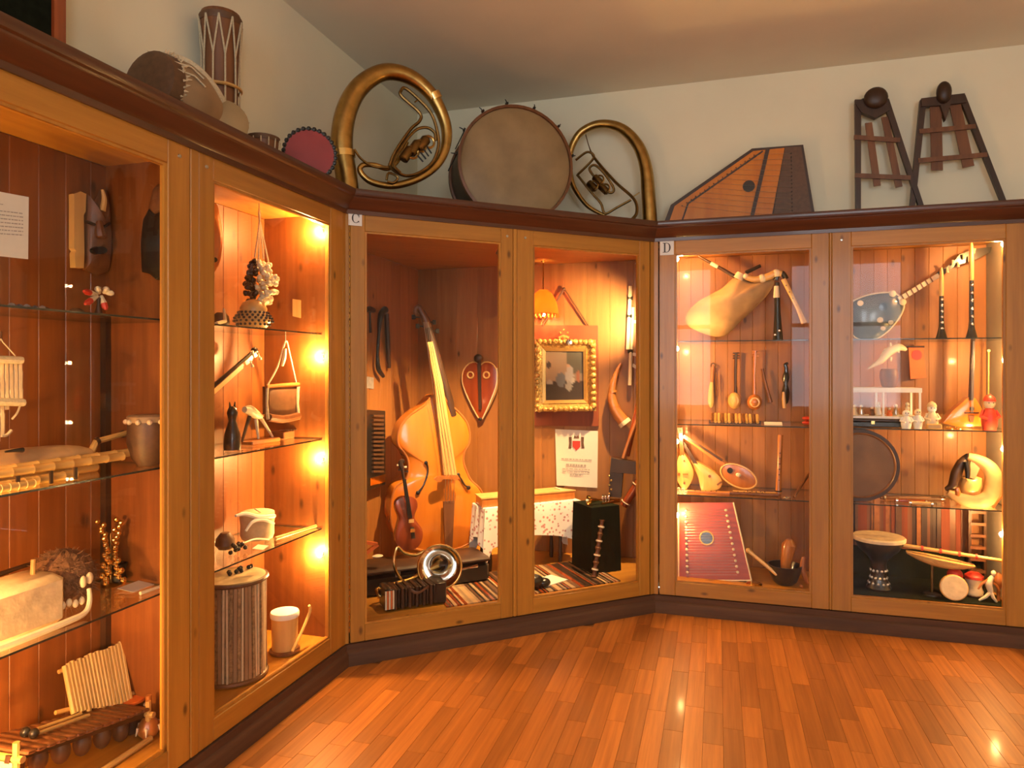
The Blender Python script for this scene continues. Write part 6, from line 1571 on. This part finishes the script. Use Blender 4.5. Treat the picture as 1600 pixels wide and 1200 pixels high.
# third row: frame drum, pipes, hornpipe bag
zz = SH[2]
def cp(x, y): return (1300 + x / 5.333, 650 + y / 5.333)
c = D.pix(1343, 729, .13); r = 55 * mpp(c); c = D.P((c - D.O).dot(D.u), .13, zz + r + .006); ax_ = -D.n
t = Thing('frame_drum', 'large brown frame drum with a dark rim standing behind the centre stile', 'drum', V((c.x, c.y, zz)), D.rz)
t.part('rim', MB().lathe(c - ax_ * .06, [(r * .95, 0), (r * 1.02, 0), (r * 1.02, .072), (r * .93, .072), (r * .93, .06)], ax_, 48, cap=False), MAT['darkwood'])
t.part('drum_head', MB().lathe(c, [(r * .95, .0), (r * .93, .006), (r * .5, .007), (.001, .007)], ax_, 48), MAT['drum_brown']); t.part('bead_ring', MB().torus(c + ax_ * .010, r * .90, .007, ax_, 48, 6), MAT['brown'])
for k, (x0, x1, v0, v1, mt, lb) in enumerate(((1376, 1476, .22, .30, 'brown', 'the darkest, at the back'), (1398, 1450, .15, .14, 'redwood', 'the red one with a metal ring'), (1420, 1458, .09, .08, 'yellow', 'the palest, at the front'))):
    A, B_ = D.P(D.U(x0, v0), v0, zz + .014), D.P(D.U(x1, v1), v1, zz + .014); t = Thing('lying_pipe', 'wooden pipe lying right of the frame drum, ' + lb, 'pipe', A.lerp(B_, .5) - Z * .014, D.rz, group='pipes lying by the frame drum')
    t.part('pipe_body', MB().tube([A, A.lerp(B_, .5), A.lerp(B_, .9), B_], [.010, .012, .012, .013], 10), MAT[mt])
    for f_ in (.06, .95): q = A.lerp(B_, f_); t.part('metal_ring', MB().lathe(q, [(.0140, -.006), (.0140, .006)], (B_ - A).normalized(), 12), MAT['silver'])
t = Thing('hide_hornpipe', 'crumpled cream hide bag with dark straps at the right of the third shelf', 'bagpipe', D.P(D.U(1525, .22), .22, zz), D.rz)
mb = MB(); ptube(mb, D, [cp(1130, 335), cp(1220, 365), cp(1310, 430), cp(1350, 530), (1300 + 1320 / 5.333, 775), cp(1210, 715), cp(1080, 690), cp(965, 635)], [5, 8, 11, 13, 12, 11, 9, 4], .21, 12, 5); t.part('hide_roll', mb, MAT['skin_bag'])
t.part('hide_fold', pil(D, [cp(1095, 520), cp(1160, 510), cp(1250, 520), cp(1235, 650), cp(1150, 665), cp(1085, 640)], .22, .06, .03, 2), MAT['yellow'])
t.part('inner_flap', plate_px(D, [cp(1160, 330), cp(1200, 350), cp(1240, 420), cp(1190, 530), cp(1145, 510)], .20, .015), MAT['hide'])
t.part('strap', ptube(MB(), D, [cp(1140, 325), cp(1080, 390), cp(1035, 480), cp(1005, 580), cp(945, 610)], [4, 7, 8, 7, 3], .23, 9, 4), MAT['darkwood']); t.part('strap', ptube(MB(), D, [cp(1120, 380), cp(1130, 450), cp(1130, 520)], [4, 4, 3], .19, 8, 3), MAT['black'])
t.part('horn_tip', ptube(MB(), D, [cp(1040, 600), cp(1050, 640), cp(1045, 665)], [3, 4, 3], .16, 8, 2), MAT['amber'])
mb = MB(); A, B_ = D.P(D.U(1551, .08), .08, zz + .006), D.pix(*cp(1465, 590), .12); mb.tube([A, A.lerp(B_, .6), B_], [.007, .006, .005], 7); solo('red_rod', 'thin red rod leaning against the end panel right of the hide bag', 'rod', mb, MAT['orange'], D.rz)

# floor, right bay
zz = ZF
def cp(x, y): return (1300 + x / 5.333, 780 + y / 5.333)
mb = MB(); rr_ = random.Random(12); u_, uE = 1.10, D.U(1513, .47); cols = [MAT['redboard'], MAT['brown'], MAT['redboard'], MAT['leather'], MAT['darkwood'], MAT['horn'], MAT['brown']]
k = 0
while u_ < uE:
    w_ = rr_.uniform(.014, .036); off = .006 * math.sin(k * 1.3); mb.box(D.P(u_ + w_ / 2, .47 + off, (zz + .20 + SH[2] - .02) / 2), (w_, .006, SH[2] - .22 - zz), D.ax, mi=rr_.randrange(7)); u_ += w_; k += 1
ck = MB(); ck.rings([[D.P(u_, .44 + .010 * math.sin(u_ * 31), zz + .215), D.P(u_, .43 + .012 * math.sin(u_ * 31), zz + .03), D.P(u_, .40, zz + .006), D.P(u_, .055, zz + .006), D.P(u_, .055, zz + .001), D.P(u_, .405, zz + .001), D.P(u_, .436 + .012 * math.sin(u_ * 31), zz + .03), D.P(u_, .446 + .010 * math.sin(u_ * 31), zz + .215)] for u_ in [1.09 + .0475 * k for k in range(21)]])
solo('floor_cloth', 'dark green cloth covering the cabinet floor under the goblet drum', 'cloth', ck, MAT['green'], D.rz)
solo('striped_hanging', 'red and brown striped cloth hung behind the goblet drum', 'cloth', mb, cols, D.rz, smooth=0)
zz = ZF + .007
c = D.P(D.U(1373, .20), .20, zz); h = D.pix(1373, 838, .20).z - zz; r = 37.5 * mpp(c)
t = Thing('goblet_drum', 'dark glazed goblet drum with a pale skin head on the cabinet floor', 'drum', c, D.rz)
t.part('drum_body', MB().lathe(c, [(.068, 0), (.072, .012), (.058, .04), (.046, h * .25), (.045, h * .5), (.06, h * .6), (r * .75, h * .76), (r * .95, h * .93), (r * .97, h * .99)], n=36), MAT['black'])
t.part('drum_head', MB().lathe(c + Z * h, [(r * 1.0, -.020), (r * 1.01, -.004), (r * .96, .004), (.001, .005)], n=36), MAT['cream'])
bd_ = mesh_of('glaze_boss', MB().ball(V((0, 0, 0)), (.008, .008, .010), nu=8, nv=6), MAT['steel'], V((0, 0, 0)), 0)
for j, (rr2, hh2) in enumerate(((.058, .04), (.048, .075), (.046, .12), (.088, h * .74))):
    for i in range(12): a = 6.283 * i / 12 + j * .2; t.share('glaze_boss', bd_, c + V((math.cos(a) * rr2, math.sin(a) * rr2, hh2)))
# boat-shaped dulcimer on a stand
A, B_ = D.pix(1411, 852, .20), D.pix(1566, 876, .13)
t = Thing('boat_harp', 'long pale boat-shaped string instrument raised on a thin stand', 'boat harp', D.P(D.U(1455, .18), .18, zz), D.rz)
d = (B_ - A).normalized(); w_ = Z.cross(d).normalized(); H0, H1 = D.pix(1417, 862, .19), D.pix(1522, 884, .15); rings = []
for i in range(13):
    f_ = i / 12; q = H0.lerp(H1, f_); hw = .05 * math.sin(math.pi * (.06 + .88 * f_)) ** .7; hd = .055 * math.sin(math.pi * (.05 + .9 * f_)) ** .8
    rings.append([q + w_ * (hw * math.cos(a)) + Z * (-hd * math.sin(a)) for a in [math.pi * k / 10 for k in range(11)]])
t.part('hull', MB().rings(rings), MAT['yellow']); t.part('rim', MB().tube([r_[0] for r_ in rings] + [r_[-1] for r_ in rings[::-1]], .006, 6, closed=True), MAT['bamboo'])
t.part('neck', MB().tube([A, A.lerp(B_, .5), B_], [.012, .012, .010], 10), MAT['bamboo'])
for f_ in (.20, .39, .58, .75): q = A.lerp(B_, f_); t.part('tuning_ring', MB().lathe(q, [(.0155, -.006), (.0155, .006)], d, 12), MAT['red'])
q = H0.lerp(H1, .38) - Z * .05; t.part('stand_pole', MB().tube([q, V((q.x, q.y, zz))], .008, 8), MAT['brass_dark']); t.part('stand_foot', MB().lathe(V((q.x, q.y, zz)), [(.05, 0), (.048, .008), (.01, .016)], n=18), MAT['iron'])
c = D.P(D.U(1492, .18), .18, zz); t = Thing('red_maraca', 'red ball maraca standing behind the pale disc drum', 'maraca', c, D.rz); t.part('handle', MB().lathe(c, [(.014, 0), (.012, .06), (.012, .10)], n=10), MAT['darkwood']); t.part('ball', MB().ball(c + Z * .128, .044, nu=16, nv=12), MAT['red'])
r = .075; c = D.P(D.U(1491, .085), .085, zz + r + .002); ax_ = (-D.n + Z * .15).normalized(); t = Thing('disc_drum', 'pale round disc drum standing on edge at the cabinet front', 'drum', V((c.x, c.y, zz)), D.rz); t.part('rim', MB().lathe(c - ax_ * .022, [(r * .96, 0), (r, .002), (r, .022), (r * .95, .024)], ax_, 32), MAT['yellow']); t.part('drum_head', MB().lathe(c, [(r * .95, 0), (r * .92, .004), (.001, .004)], ax_, 32), MAT['cream'])
c = D.P(D.U(1522, .22), .22, zz); t = Thing('red_drum', 'small red-topped drum with a pale waist right of the red maraca', 'drum', c, D.rz); t.part('drum_body', MB().lathe(c, [(.045, 0), (.05, .03), (.04, .06), (.05, .09), (.048, .12)], n=20), MAT['cream']); t.part('drum_head', MB().lathe(c + Z * .118, [(.052, -.01), (.052, .006), (.03, .024), (.001, .03)], n=20), MAT['red']); t.part('foot_ring', MB().torus(c + Z * .006, .047, .006, Z, 20, 6), MAT['darkwood'])
c = D.P(D.U(1545, .12), .12, zz); t = Thing('bone_dancer', 'pale carved bone dancer leaning at the right end of the cabinet floor', 'figurine', c, D.rz)
t.part('figure_body', MB().tube(spline([tuple(c + D.u * .01 + Z * .06), tuple(c + Z * .11), tuple(c + D.u * .02 + Z * .155)], 4), lerp_list([.014, .020, .010], 9), 9), MAT['bone']); t.part('head', MB().ball(c + D.u * .024 + Z * .172, (.014, .014, .018), nu=10, nv=8), MAT['bone'])
for s_, e in ((-1, .05), (1, .04)): t.part('leg', MB().tube([c + D.u * .01 + Z * .06, c + D.u * s_ * .02 + Z * .03 - D.n * .01, c + D.u * s_ * e + Z * .004], [.012, .010, .007], 7), MAT['bone']); t.part('arm', MB().tube([c + Z * .135, c + D.u * s_ * .04 + Z * .10, c + D.u * s_ * .055 + Z * .07], [.008, .007, .005], 7), MAT['amber'])
c = D.P(D.U(1560, .16), .16, zz); solo('bone_rattle', 'dark-handled bone rattle behind the carved dancer', 'rattle', MB().tube([c, c + Z * .07, c + Z * .10, c + Z * .15, c + Z * .17], [.010, .010, .026, .024, .008], 10), MAT['horn'], D.rz)
uA, uB = D.U(1514, .40), D.U(1538, .40); t = Thing('slat_stand', 'narrow dark slatted stand at the right end behind the boat harp', 'stand', D.P((uA + uB) / 2, .40, zz), D.rz)
for u_ in (uA, uB): t.part('upright', cbox(D, u_ - .008, u_ + .008, .38, .42, zz, SH[2] - .05), MAT['darkwood'])
for k in range(6): z_ = zz + .10 + k * .075; t.part('slat', cbox(D, uA, uB, .375, .42, z_, z_ + .018), MAT['brown'])
